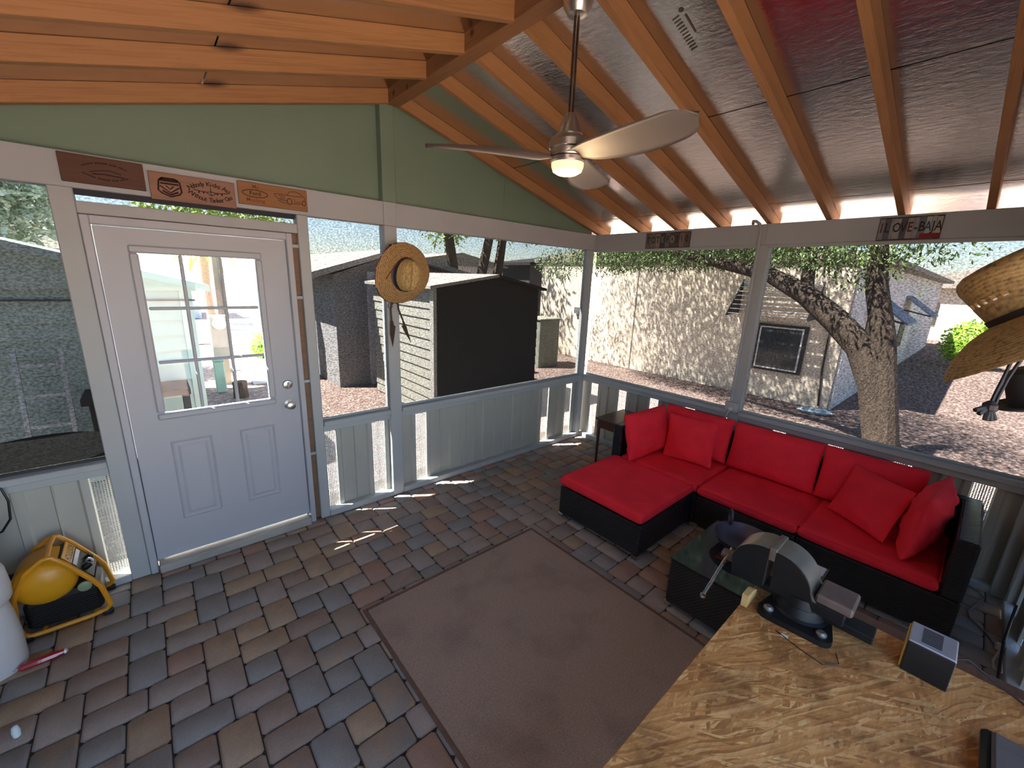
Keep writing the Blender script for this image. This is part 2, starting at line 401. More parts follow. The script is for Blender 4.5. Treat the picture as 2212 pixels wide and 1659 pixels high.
# ------------------------------------------------------------------ soffit skirting panels
def soffit_profile(vent):
    w_ = .405; base = [(0, 0), (.006, .014), (.10, .014), (.112, 0), (.146, 0), (.152, .012), (.253, .012), (.259, 0), (.293, 0), (.305, .014), (.399, .014), (.405, 0)]
    return base
def hole_strip(x0, wd, z0, z1, d):
    mb = MB(); p = .0115; nc = 8; pw = wd / nc; nr = int((z1 - z0) / p); p = (z1 - z0) / nr; vs = []; fs = []
    for j in range(nr):
        for i in range(nc):
            cx = x0 + (i + .5) * pw; cz = z0 + (j + .5) * p + (p / 2 if False else 0); hx, hz = pw / 2, p / 2
            rx, rz = hx * .76, hz * .76
            if i in (3, 4): rx *= .8
            o = len(vs)
            sh = .25 if i < 4 else -.25
            vs += [(cx - hx, d, cz - hz), (cx + hx, d, cz - hz), (cx + hx, d, cz + hz), (cx - hx, d, cz + hz),
                   (cx, d, cz - rz), (cx + rx, d, cz + rz * sh * 0), (cx, d, cz + rz), (cx - rx, d, cz)]
            for a, b2, c_, d_ in ((0, 1, 4, None), (1, 2, 5, None), (2, 3, 6, None), (3, 0, 7, None)): fs.append((o + a, o + b2, o + c_))
            fs += [(o + 1, o + 5, o + 4), (o + 2, o + 6, o + 5), (o + 3, o + 7, o + 6), (o + 0, o + 4, o + 7)]
    return mb.add(vs, fs)
def profile_mesh(pts, z0, z1, name):
    mb = MB(); vs = []; fs = []; n = len(pts)
    for x, d in pts: vs += [(x, d, z0), (x, d, z1)]
    for i in range(n - 1): fs.append((2 * i, 2 * i + 2, 2 * i + 3, 2 * i + 1))
    return mb.add(vs, fs).mesh(name, GREYSOF, angle=20)
ZP0, ZP1 = .04, .765
_P = soffit_profile(True)
SOLID = profile_mesh(_P, ZP0, ZP1, 'soffit_panel'); VL = profile_mesh(_P[:6], ZP0, ZP1, 'soffit_panel'); VR = profile_mesh(_P[6:], ZP0, ZP1, 'soffit_panel')
HOLES = hole_strip(.152, .101, ZP0, ZP1, .012).mesh('vent_strip', GREYSOF, smooth=False)
def soffit(parent, loc, rz, vent):
    if vent:
        a = link('soffit_panel', VL, parent, loc); b_ = link('soffit_panel', VR, parent, loc); c = link('vent_strip', HOLES, parent, loc); obs = (a, b_, c)
    else: obs = (link('soffit_panel', SOLID, parent, loc),)
    for o in obs: o.rotation_euler = (0, 0, rz)

# ------------------------------------------------------------------ gable wall (wall_back), y = 0
ZR = .822; ZH0, ZH1 = 2.272, 2.44
SL = .268
wb = struct('wall_back')
def post(parent, x0, x1, y0, y1, z0, z1, m=WHITE, name='post'): return MB().box(x0, x1, y0, y1, z0, z1, .004).build(name, m, parent)
post(wb, -4.295, -4.205, -.012, .085, 0, ZH0); post(wb, -3.172, -3.104, -.012, .085, 0, ZH0); post(wb, -2.562, -2.46, -.012, .085, 0, ZH0)
post(wb, -.085, .0, -.0, .085, 0, ZH0)
MB().box(-5.06, -2.562, -.004, .085, ZH0, ZH1, .003).build('header_beam', WHITE, wb); MB().box(-2.562, -2.46, -.008, .085, ZH0, ZH1, .003).build('header_beam', WHITE, wb); MB().box(-2.46, .0, -.004, .085, ZH0, ZH1, .003).build('header_beam', WHITE, wb)
for x0, x1 in ((-5.06, -4.295), (-3.104, -2.562), (-2.46, -.085)):
    MB().box(x0, x1, -.035, .07, .768, .806, .004).build('sill_rail', WHITE, wb)
    MB().box(x0, x1, -.004, .034, .718, .768, .003).build('trim_board', WHITE, wb)
    MB().box(x0, x1, -.02, .05, 0, .05, .004).build('base_rail', WHITE, wb)
    MB().box(x0, x1, .03, .05, .806, .818).build('screen_spline', DARKTRIM if x0 < -4 else WHITE, wb)
for k, vent in ((-5.345, 0), (-4.94, 0), (-4.535, 1)): soffit(wb, (k, .036, 0), 0, vent)
for k, vent in ((-3.265, 1), (-2.86, 1), (-2.455, 1), (-2.05, 0), (-1.645, 0), (-1.24, 0), (-.835, 1), (-.43, 1)): soffit(wb, (k, .036, 0), 0, vent)
MB().box(-3.165, -3.110, .05, .06, .04, .76).build('soffit_panel', GREYSOF, wb)
# green gable boards and king post
def gable(x0, x1):
    z = lambda x: 2.447 + .085 + SL * min(-x, 4.92 + x)
    poly = [(x0, ZH1), (x1, ZH1), (x1, z(x1))] + ([(-2.46, z(-2.46))] if x0 < -2.46 < x1 else []) + [(x0, z(x0))]
    MB().prism(poly, .06, .085).build('gable_board', GREEN, wb, smooth=False)
gable(-4.92, -2.51); gable(-2.51, -1.335); gable(-1.333, 0.)
MB().box(-1.36, -1.31, .0851, .10, ZH1, 2.8).build('seam_backing', GREEN, wb)
MB().box(-2.565, -2.46, -.01, .06, ZH1, 3.095, .003).build('king_post', GREEN, wb)
# raw stud beside the door
MB().box(-3.205, -3.1725, .03, .08, 0, 2.15).build('raw_stud', RAWW, wb)
for z in (.55, 1.12, 1.72, 2.06): MB().box(-3.209, -3.17, .005, .05, z, z + .02).build('shim', WHITE, wb)

# ------------------------------------------------------------------ right wall (wall_right), x = 0
wr = struct('wall_right')
MB().box(-.012, .085, -1.835, -1.745, 0, ZH0, .004).build('post', WHITE, wr)
MB().box(-.03, .085, -3.66, -3.545, 0, ZH0, .004).build('post', WHITE, wr)
MB().box(-.004, .085, -1.79, .085, ZH0, ZH1, .003).build('header_beam', WHITE, wr); MB().box(-.004, .085, -3.66, -1.79, ZH0, ZH1, .003).build('header_beam', WHITE, wr)
for y0, y1 in ((-1.745, -.0), (-3.545, -1.835)):
    MB().box(-.035, .07, y0, y1, .768, .806, .004).build('sill_rail', WHITE, wr)
    MB().box(-.004, .034, y0, y1, .718, .768, .003).build('trim_board', WHITE, wr)
    MB().box(-.02, .05, y0, y1, 0, .05, .004).build('base_rail', WHITE, wr)
    MB().box(.03, .05, y0, y1, .806, .818).build('screen_spline', WHITE, wr)
    MB().box(-.012, .03, y0, y1, ZH0 - .022, ZH0, .002).build('screen_stop', WHITE, wr)
for k in range(9):
    yc = .145 + .404 * k
    soffit(wr, (.036, -(yc - .2025), 0), -math.pi / 2, 1)

# ------------------------------------------------------------------ front wall behind the camera and left wall
wf = struct('wall_front')
for x in (-.085, -2.46, -4.9): MB().box(x - .045, x + .045, -3.71, -3.608, 0, ZH0, .004).build('post', WHITE, wf)
MB().box(-4.92, 0, -3.71, -3.614, ZH0, ZH1, .003).build('header_beam', WHITE, wf)
for a, b_ in ((-3.5, -2.505), (-2.415, -.13)):
    MB().box(a, b_, -3.69, -3.585, .768, .806, .004).build('sill_rail', WHITE, wf); MB().box(a, b_, -3.67, -3.60, 0, .05, .004).build('base_rail', WHITE, wf)
MB().box(-3.59, -3.50, -3.71, -3.608, 0, ZH0, .004).build('post', WHITE, wf)
for k in range(9): soffit(wf, (-.03 - .405 * k, -3.645, 0), math.pi, 1)
MB().prism([(-4.92, ZH1), (0, ZH1), (0, 2.53), (-2.46, 3.19), (-4.92, 2.53)], -3.67, -3.645).build('gable_board', GREEN, wf, smooth=False)
wl = struct('wall_left')
MB().box(-5.16, -5.06, -3.7, .1, -.1, 2.53).build('wall_panel', mat('left_wall_siding', '#6e665e', .7, var=.04), wl)
MB().box(-5.06, -5.045, -3.7, 0, 0, .09, .003).build('baseboard', WHITE, wl)

# ------------------------------------------------------------------ screens (windows)
def screen(n, vs):
    o = tag(MB().add(vs, [(0, 1, 2, 3)]).build('window_%d' % n, SCREEN, smooth=False), kind='structure'); return o
screen(1, [(-5.06, .045, ZR - .01), (-4.295, .045, ZR - .01), (-4.295, .045, ZH0), (-5.06, .045, ZH0)])
screen(2, [(-4.205, .045, 2.14), (-3.172, .045, 2.14), (-3.172, .045, ZH0), (-4.205, .045, ZH0)])
screen(3, [(-3.104, .045, ZR - .01), (-2.562, .045, ZR - .01), (-2.562, .045, ZH0), (-3.104, .045, ZH0)])
screen(4, [(-2.46, .045, ZR - .01), (-.085, .045, ZR - .01), (-.085, .045, ZH0), (-2.46, .045, ZH0)])
screen(5, [(.045, 0, ZR - .01), (.045, -1.745, ZR - .01), (.045, -1.745, ZH0), (.045, 0, ZH0)])
screen(6, [(.045, -1.835, ZR - .01), (.045, -3.545, ZR - .01), (.045, -3.545, ZH0), (.045, -1.835, ZH0)])
screen(7, [(-.13, -3.65, ZR - .01), (-2.415, -3.65, ZR - .01), (-2.415, -3.65, ZH0), (-.13, -3.65, ZH0)])
# transom strip above the door
MB().box(-4.205, -3.172, -.006, .07, 2.152, 2.212, .003).build('door_head_board', WHITE, wb)
MB().box(-4.205, -3.172, .03, .06, 2.245, 2.272).build('transom_stop', mat('navy_trim', '#20222c', .6), wb)

# ------------------------------------------------------------------ door
dr = struct('door_1', (-3.71, .03, 0))
DX0, DX1, DZ0, DZ1 = -4.163, -3.252, .072, 2.10
for x0, x1 in ((-4.203, DX0 - .004), (DX1 + .004, -3.213)): MB().box(x0, x1, -.02, .09, 0, 2.148, .004).build('jamb', DOORW, dr)
MB().box(DX0 - .0038, DX1 + .0038, -.02, .09, DZ1 + .004, 2.148, .004).build('jamb', DOORW, dr)
MB().box(-4.16, -3.255, -.05, .10, 0, .055, .006).build('threshold', mat('threshold_grey', '#a9a59e', .5), dr)
# slab with a window opening and two raised panels
GX0, GX1, GZ0, GZ1 = -4.004, -3.434, 1.03, 1.982
sl = MB()
for x0, x1, z0, z1 in ((DX0, GX0, DZ0, DZ1), (GX1, DX1, DZ0, DZ1), (GX0, GX1, DZ0, GZ0), (GX0, GX1, GZ1, DZ1)): sl.box(x0, x1, .012, .056, z0, z1)
sl.build('door_slab', DOORW, dr)
lt = MB()
for (a, b_, c, d) in ((GX0 - .035, GX1 + .035, GZ0 - .035, GZ0 + .004), (GX0 - .035, GX1 + .035, GZ1 - .012, GZ1 + .03), (GX0 - .035, GX0 + .006, GZ0 + .0125, GZ1 - .0125), (GX1 - .004, GX1 + .035, GZ0 + .0125, GZ1 - .0125)):
    lt.box(a, b_, -.004, .02, c, d, .008)
lt.build('glazing_frame', DOORW, dr)
for x in (-3.815, -3.624): MB().box(x - .009, x + .009, .002, .03, GZ0 + .012, GZ1 - .012, .005).build('muntin', DOORW, dr)
for z in (1.348, 1.665): MB().box(GX0 + .012, GX1 - .012, .0, .03, z - .009, z + .009, .005).build('muntin', DOORW, dr)
xs = [GX0, -3.815, -3.624, GX1]; zs = [GZ0, 1.348, 1.665, GZ1]
for i in range(3):
    for j in range(3): MB().box(xs[i] + .006, xs[i+1] - .006, .031, .034, zs[j] + .006, zs[j+1] - .006).build('pane', GLASS, dr)
for x0, x1 in ((-4.003, -3.788), (-3.638, -3.428)):
    pm = MB(); z0, z1 = .31, .848
    for (dx, d0, d1) in ((0, .002, .014), (.03, .004, .014)): pass
    rings = [(0, .012), (.008, .0055), (.016, .0115), (.03, .0115), (.045, .004)]
    vs = []; fs = []
    for (e, y) in rings: vs += [(x0 + e, y, z0 + e), (x1 - e, y, z0 + e), (x1 - e, y, z1 - e), (x0 + e, y, z1 - e)]
    for l in range(len(rings) - 1):
        for i in range(4): fs.append((l*4+i, l*4+(i+1) % 4, l*4+4+(i+1) % 4, l*4+4+i))
    fs.append(tuple(range(len(vs) - 4, len(vs)))); pm.add(vs, fs).build('raised_panel', DOORW, dr, angle=15)
FA = Matrix(((1, 0, 0, 0), (0, 0, -1, 0), (0, 1, 0, 0), (0, 0, 0, 1)))     # local z -> world -y
def at(x, y, z): return Matrix.Translation((x, y, z))
MB().lathe([(.033, 0), (.033, .006), (.028, .012), (.012, .016)], 24, at(-3.318, .012, 1.122) @ FA).box(-3.324, -3.312, -.02, -.002, 1.104, 1.14, .003).build('deadbolt', NICKEL, dr)
MB().lathe([(.034, 0), (.034, .005), (.018, .012), (.014, .03), (.024, .038), (.029, .05), (.026, .064), (.012, .07)], 24, at(-3.318, .012, .977) @ FA).build('door_knob', NICKEL, dr)

# ------------------------------------------------------------------ roof: ridge beam, rafters, foil boards, deck
ce = struct('ceiling')
MB().box(-2.51, -2.415, -3.66, .0, 3.095, 3.235, .003).build('ridge_beam', BEAMW, ce)
AN = math.atan(SL); LEN = 2.62 / math.cos(AN)
def rafter(yf, left, wdt=.04, first=False):
    mb = MB().box(0, LEN if not left else 2.55 / math.cos(AN), -wdt / 2, wdt / 2, 0, .089, .002); me = mb.mesh('rafter', RAFTER)
    o = link('rafter', me, ce)
    # local x runs up the slope
    if not left: o.matrix_local = Matrix.Translation((.2, yf - wdt / 2, 2.447 - SL * .2)) @ Matrix.Rotation(math.pi, 4, 'Z') @ Matrix.Rotation(-AN, 4, 'Y')
    else: o.matrix_local = Matrix.Translation((-5.02, yf - wdt / 2, 2.447 - SL * .1)) @ Matrix.Rotation(-AN, 4, 'Y')
ys = [-.0] + [-.125 - .412 * k for k in range(1, 9)]
for y in ys: rafter(y, False); rafter(y, True)
def foil(d0, d1, left):
    # board between slope distances d0..d1 measured in x from the eave line
    D = .0895; vs = []
    for d in (d0 + .004, d1 - .004):
        x = -d if not left else -4.92 + d; z = 2.447 + SL * d + D / math.cos(AN)
        for y in (-3.66, .03):
            for dz in (0, .02): vs.append((x, y, z + dz))
    fs = [(0, 2, 6, 4), (1, 5, 7, 3), (0, 1, 3, 2), (4, 6, 7, 5), (0, 4, 5, 1), (2, 3, 7, 6)]
    MB().add(vs, fs).build('foil_board', FOIL, ce, smooth=False)
for lf in (False, True):
    foil(-.3, .125, lf); foil(.125, 1.315, lf); foil(1.315, 2.46, lf)
rf = struct('roof')
for sx in (1, -1):
    vs = []
    for d in (-.5, 2.46):
        x = -d if sx > 0 else -4.92 + d; z = 2.447 + SL * d + .13
        for y in (-4.0, .5):
            for dz in (0, .05): vs.append((x, y, z + dz))
    MB().add(vs, [(0, 2, 6, 4), (1, 5, 7, 3), (0, 1, 3, 2), (4, 6, 7, 5), (0, 4, 5, 1), (2, 3, 7, 6)]).build('roof_deck', ROOFG, rf, smooth=False)

# printed marks on the foil
def foilpt(d, y, left=False): return Vector((-d, y, 2.447 + SL * d + .0895 / math.cos(AN) - .002))
fm = MB(); Mf = frame(foilpt(1.93, -1.97), (.965, -.0, -.262), (0, 1, 0))
for i in range(11): fm.add([tuple(Mf @ Vector((x, y, 0))) for x, y in ((-.1 + i*.02, .0), (-.1 + i*.02 + .006, 0), (-.1 + i*.02 + .014, .035), (-.1 + i*.02 + .008, .035))], [(0, 1, 2, 3)])
fm.add([tuple(Mf @ Vector((x, y, 0))) for x, y in ((-.09, -.03), (.02, -.03), (.02, -.022), (-.09, -.022))], [(0, 1, 2, 3)])
fm.lathe([(.012, 0), (.011, 0.0005)], 10, Mf @ at(-.12, -.02, 0)); fm.build('printed_mark', mat('foil_print', '#4d4842', .6), ce, smooth=False)

# ------------------------------------------------------------------ rug
rug = thing('area_rug', 'large brown woven rug laid flat on the brick pavers', 'rug', (-2.6, -2.1, 0))
def rug_mat(name, col):
    m, t, b = new_mat(name); b.inputs['Roughness'].default_value = .95; v = coords(t); f = noise(t, v, 120, 4, .75); n = noise(t, v, 3, 4)
    mu = t.nodes.new('ShaderNodeMix'); mu.data_type = 'RGBA'; mu.blend_type = 'MULTIPLY'; mu.inputs[0].default_value = 1
    c = lin(col); t.links.new(ramp(t, f, [(.3, scl(c, .7)), (.68, scl(c, 1.25))]), mu.inputs[6])
    t.links.new(ramp(t, n, [(.28, (.72, .72, .72, 1)), (.5, (1, 1, 1, 1))]), mu.inputs[7]); t.links.new(mu.outputs[2], b.inputs['Base Color'])
    add_bump(t, b, f, .6, .004); return m
RUGM = rug_mat('rug_pile', '#a89080'); RUGB = mat('rug_binding', '#6f5647', .9, scale=40)
MB().box(RUG[0] + .02, RUG[1] - .02, -2.84, RUG[3] - .02, .0, .008, .003).build('pile', RUGM, rug)
for (a, b_, c, d) in ((RUG[0], RUG[0] + .02, -2.84, RUG[3]), (RUG[1] - .02, RUG[1], -2.84, RUG[3]), (RUG[0] + .02, RUG[1] - .02, RUG[3] - .02, RUG[3])):
    MB().box(a, b_, c, d, 0, .009, .003).build('binding', RUGB, rug)

# ------------------------------------------------------------------ sectional sofa
def cushion(wd, ht, th, puff=.0, pin=0., n=14, edge=10, seed=0, wr=0):
    mb = MB(); vs = []; fs = []; rng = random.Random(seed); ph = [rng.uniform(0, 6) for _ in range(4)]
    for s_ in (1, -1):
        for j in range(n + 1):
            for i in range(n + 1):
                u = math.sin((-1 + 2 * i / n) * math.pi / 2); v = math.sin((-1 + 2 * j / n) * math.pi / 2)
                e = (max(0, 1 - abs(u) ** edge) * max(0, 1 - abs(v) ** edge)) ** .42
                z = s_ * th / 2 * (e * (1 - puff) + puff * (1 - u * u) * (1 - v * v) * (1 if e > 0 else 0))
                if e <= 0: z = 0
                q = mnoise.noise(Vector((u * 2.2 + seed, v * 5 * s_, seed * 1.7))) ; z += wr * q * e * (.4 + .6 * abs(v))
                z += .006 * math.sin(3 * u + ph[0]) * math.sin(4 * v + ph[1]) * e * (1 if puff else .2)
                vs.append((u * wd / 2 * (1 - pin * (1 - v * v)), v * ht / 2 * (1 - pin * (1 - u * u)), z))
    m = (n + 1) * (n + 1)
    for s_ in (0, 1):
        for j in range(n):
            for i in range(n):
                a = s_ * m + j * (n + 1) + i; fs.append((a, a + 1, a + n + 2, a + n + 1) if s_ == 0 else (a, a + n + 1, a + n + 2, a + 1))
    mb.add(vs, fs); return mb
def weld(me):
    bm = bmesh.new(); bm.from_mesh(me); bmesh.ops.remove_doubles(bm, verts=bm.verts, dist=.0006); bmesh.ops.recalc_face_normals(bm, faces=bm.faces); bm.to_mesh(me); bm.free()
def make_cushion(name, label, cat, group, c, u, v, wd, ht, th, puff, pin, edge, seed, piping=True):
    me = cushion(wd, ht, th, puff, pin, 24, edge, seed, .035 if cat == 'cushion' and puff > .38 else .018 if puff > 0 else 0).mesh(name, RED); weld(me)
    me.polygons.foreach_set('use_smooth', [True] * len(me.polygons)); me.set_sharp_from_angle(angle=R(70))
    o = link(name, me); o.matrix_world = frame(c, u, v); tag(o, label, cat, group)
    if piping:
        pts = []; N = 60
        for k in range(N):
            a = 2 * math.pi * k / N; ca, sa = math.cos(a), math.sin(a); q = 1 / max(abs(ca), abs(sa)); uu, vv = ca * q, sa * q
            pts.append((uu * wd / 2 * (1 - pin * (1 - vv * vv)) * .992, vv * ht / 2 * (1 - pin * (1 - uu * uu)) * .992, th * .30 if edge > 8 else 0))
        p = link('piping', MB().tube(pts, .004, 6, closed=True).mesh('piping', RED), o)
    return o
def module(name, label, y0, y1, armL=False, armR=False, back=True, x0=-.855, x1=-.04):
    cy = (y0 + y1) / 2; t = thing(name, label, 'sofa' if back else 'ottoman', ((x0 + x1) / 2, cy, 0), 'wicker sofa sections' if back else None)
    MB().box(x0, x1, y0, y1, .035, .275, .008).build('base', WICKER, t)
    if back: MB().box(x1 - .10, x1, y0, y1, .276, .625, .01).build('backrest', WICKER, t)
    if armL: MB().box(x0, x1 - .101, y1 - .095, y1, .276, .64, .012).build('armrest', WICKER, t)
    if armR: MB().box(x0, x1 - .101, y0, y0 + .095, .276, .64, .012).build('armrest', WICKER, t)
    for x in (x0, x1):
        for y in (y0, y1):
            sx = 1 if x == x0 else -1; sy = 1 if y == y0 else -1
            MB().box(x - sx * .002, x + sx * .045, y - sy * .002, y + sy * .045, 0, .0345, .002).build('foot', CHROME, t)
    return t
module('sofa_section', 'black wicker sofa section next to the side table, with left armrest', -1.912, -1.072, armL=True)
module('sofa_section', 'black wicker armless middle sofa section', -2.606, -1.916)
module('sofa_section', 'black wicker sofa end section with bare armrest showing, next to corner post', -3.392, -2.61, armR=True)
module('ottoman', 'black wicker ottoman with chrome corner feet beside the rug', -1.885, -1.135, back=False, x0=-1.62, x1=-.872)
XU, YV, ZU = (1, 0, 0), (0, 1, 0), (0, 0, 1)
G1 = 'red seat cushions'
make_cushion('seat_cushion', 'large square red cushion covering the ottoman', 'cushion', G1, (-1.246, -1.51, .324), XU, YV, .765, .765, .092, 0, 0, 22, 1)
make_cushion('seat_cushion', 'red seat cushion on the sofa section behind the ottoman', 'cushion', G1, (-.502, -1.542, .322), XU, YV, .715, .73, .092, 0, 0, 22, 2)
make_cushion('seat_cushion', 'red seat cushion on the middle sofa section', 'cushion', G1, (-.507, -2.262, .322), XU, YV, .725, .692, .092, 0, 0, 22, 3)
make_cushion('seat_cushion', 'red seat cushion on the end section nearest the bench vise', 'cushion', G1, (-.507, -2.953, .322), XU, YV, .725, .685, .092, 0, 0, 22, 4)
G2 = 'red back cushions'; bv = Vector((.22, 0, .975))
make_cushion('back_cushion', 'red back cushion against the wall in the corner behind the square pillow', 'cushion', G2, (-.245, -1.565, .578), (0, -1, 0), bv, .64, .40, .19, .35, .03, 5, 5)
make_cushion('back_cushion', 'red back cushion of the middle section, nothing in front of it', 'cushion', G2, (-.245, -2.222, .575), (0, -1, 0), bv, .655, .405, .19, .35, .03, 5, 6)
make_cushion('back_cushion', 'red back cushion partly behind the tilted diamond-like pillow', 'cushion', G2, (-.245, -2.84, .575), (0, -1, 0), bv, .58, .405, .19, .35, .03, 5, 7)
G3 = 'red side cushions'
make_cushion('side_cushion', 'upright red cushion against the armrest next to the side table', 'cushion', G3, (-.63, -1.298, .582), Vector((1, -.1, 0)), Vector((-.02, .22, .975)), .60, .42, .19, .4, .03, 4, 8)
make_cushion('side_cushion', 'upright wrinkled red cushion against the bare armrest of the end section', 'cushion', G3, (-.52, -3.168, .582), Vector((-1, .1, 0)), Vector((0, -.12, .975)), .58, .42, .18, .4, .04, 4, 9)
G4 = 'red throw pillows'
make_cushion('throw_pillow', 'square red throw pillow standing upright between side and back cushion', 'pillow', G4, (-.475, -1.628, .572), Vector((.1, -1, .05)), Vector((.2, .02, .97)), .43, .40, .15, .6, .05, 3, 10, True)
make_cushion('throw_pillow', 'square red throw pillow leaning tilted by the wrinkled side cushion', 'pillow', G4, (-.51, -2.89, .555), Vector((-.585, -.81, 0)), Vector((.3, -.22, .93)), .42, .37, .15, .6, .05, 3, 11, True)

# ------------------------------------------------------------------ glass coffee table and what lies on it
ct = thing('coffee_table', 'low black wicker coffee table with dark glass top', 'table', (-1.51, -2.54, 0))
TX0, TX1, TY0, TY1 = -1.832, -1.19, -2.86, -2.218
MB().box(TX0, TX1, TY0, TY1, .035, .325, .008).build('body', WICKER, ct)
gm, gt, gb = new_mat('dark_glass'); gb.inputs['Base Color'].default_value = (.022, .024, .026, 1); gb.inputs['Roughness'].default_value = .06; gb.inputs['Specular IOR Level'].default_value = .8
MB().box(TX0 - .004, TX1 + .004, TY0 - .004, TY1 + .004, .3255, .334, .003).build('glass_top', gm, ct)
for x in (TX0, TX1):
    for y in (TY0, TY1):
        sx = 1 if x == TX0 else -1; sy = 1 if y == TY0 else -1
        MB().box(x - sx * .002, x + sx * .05, y - sy * .002, y + sy * .05, 0, .0345, .002).build('foot', CHROME, ct)
pan = thing('metal_pan', 'round dark metal pan with a ring handle on the glass table, behind the vise', 'pan', (-1.40, -2.45, .335))
PANM = mat('pan_metal', '#57505a', .45, .6, var=.1)
MB().lathe([(.03, 0), (.09, .004), (.14, .04), (.165, .085), (.168, .088), (.163, .088), (.135, .045), (.088, .01), (.01, .006)], 36, at(-1.40, -2.45, .335)).build('bowl', PANM, pan)
rc = Vector((-1.28, -2.325, .448)); ru = Vector((.55, .35, 0)).normalized()
MB().tube([rc + ru * (.036 * math.cos(a)) + Vector((0, 0, .05 * math.sin(a))) for a in [2 * math.pi * k / 24 for k in range(24)]], .008, 8, closed=True).build('ring_handle', PANM, pan)
hb = thing('tin_sign', 'small dark tin plate with letter H on the glass table beside the pan', 'sign', (-1.575, -2.425, .335))
MB().box(-1.63, -1.52, -2.455, -2.39, .335, .352, .002).build('plate', mat('dark_red_tin', '#4a1c18', .4), hb)
CREAM = mat('cream_print', '#d8cdb8', .6)
tb = MB(); put_text(tb, 'H.', frame((-1.572, -2.42, .3528), (1, -.1, 0), (.1, 1, 0)), .045); tb.build('lettering', CREAM, hb, smooth=False)
tag(MB().box(-1.30, -1.2, -2.85, -2.75, .335, .3375).build('paper_sheet', mat('paper', '#dcdce0', .8)), 'white sheet of paper at the table edge behind the vise', 'paper')

# ------------------------------------------------------------------ side table
st = thing('side_table', 'small dark brown wooden side table in the corner beside the sofa', 'table', (-.30, -.83, 0))
MB().box(-.56, -.05, -1.05, -.64, .505, .525, .006).build('table_top', SIDEWOOD, st)
MB().box(-.54, -.07, -.668, -.655, .42, .504).box(-.54, -.07, -1.035, -1.022, .42, .504).box(-.545, -.532, -1.03, -.66, .42, .504).box(-.078, -.065, -1.03, -.66, .42, .504).build('apron', SIDEWOOD, st)
for x in (-.53, -.085):
    for y in (-.675, -1.015): MB().tube([(x, y, 0), (x, y, .3), (x, y, .504)], [.011, .016, .019], 8).build('leg', SIDEWOOD, st)

# ------------------------------------------------------------------ ceiling fan
FX, FY = -2.46, -1.755
fan = thing('ceiling_fan', 'brushed nickel ceiling fan with three blades and glowing lamp under the ridge', 'fan', (FX, FY, 3.095))
F = lambda *p: at(FX, FY, 0)
MB().lathe([(.065, 3.095), (.068, 3.07), (.06, 3.03), (.04, 3.0), (.022, 2.995)], 28, F()).build('canopy', NICKEL, fan)
MB().tube([(FX, FY, 3.0), (FX, FY, 2.60)], .0125, 14).build('downrod', mat('rod_metal', '#6d6259', .3, .9), fan)
MB().lathe([(.02, 2.632), (.028, 2.625), (.058, 2.553), (.062, 2.545), (.058, 2.54)], 28, F()).build('cone', NICKEL, fan)
MB().lathe([(.06, 2.539), (.078, 2.532), (.09, 2.515), (.088, 2.488), (.08, 2.482), (.08, 2.468), (.076, 2.455)], 32, F()).build('motor_housing', NICKEL, fan)
def blade(az):
    mb = MB(); n = 22; vs = []; fs = []; mm = 8
    for i in range(n + 1):
        t = i / n; r = .055 + t * .585
        c0 = .035 + .05 * math.sin(min(1, t * 1.5) * math.pi / 2); c0 *= (1 - max(0, (t - .78) / .22) ** 2.6) ** .5 if t > .78 else 1
        sweep = .05 * math.sin(t * math.pi * .9) ; pitch = -R(34) * (1 - .6 * t) * min(1, t * 5 + .25); zz = 2.452 + .004 * t
        for s_ in (1, -1):
            for j in range(mm + 1):
                u = -1 + 2 * j / mm; y = u * c0 ; z = s_ * .0045 * math.sqrt(max(0, 1 - u * u)) + .012 * (1 - u * u)
                vs.append((r, sweep - .03 + y * math.cos(pitch) - z * math.sin(pitch), zz + y * math.sin(pitch) + z * math.cos(pitch)))
    k = 2 * (mm + 1)
    for i in range(n):
        for s_ in (0, 1):
            for j in range(mm):
                a = i * k + s_ * (mm + 1) + j; fs.append((a, a + 1, a + 1 + k, a + k))
    M = F() @ Matrix.Rotation(R(az), 4, 'Z'); mb.add([tuple(M @ Vector(v)) for v in vs], fs)
    o = mb.build('blade', BLADE, fan); weld(o.data); return o
for az in (-95, 25, 145): blade(az)
MB().lathe([(.078, 2.45), (.08, 2.435), (.076, 2.428)], 32, F()).build('lamp_ring', NICKEL, fan)
lm, lt_, lb = new_mat('lamp_diffuser'); lb.inputs['Base Color'].default_value = (.7, .55, .3, 1); lb.inputs['Emission Color'].default_value = (1, .6, .2, 1); lb.inputs['Emission Strength'].default_value = .5
MB().lathe([(.073, 2.428), (.073, 2.415), (.066, 2.395), (.045, 2.383), (.015, 2.378)], 32, F()).build('lamp_diffuser', lm, fan)
ll = bpy.data.lights.new('fan_lamp', 'POINT'); ll.energy = 1.2; ll.color = (1, .72, .42); ll.shadow_soft_size = .07
lo = bpy.data.objects.new('fan_lamp', ll); COL.objects.link(lo); lo.location = (FX, FY, 2.25)

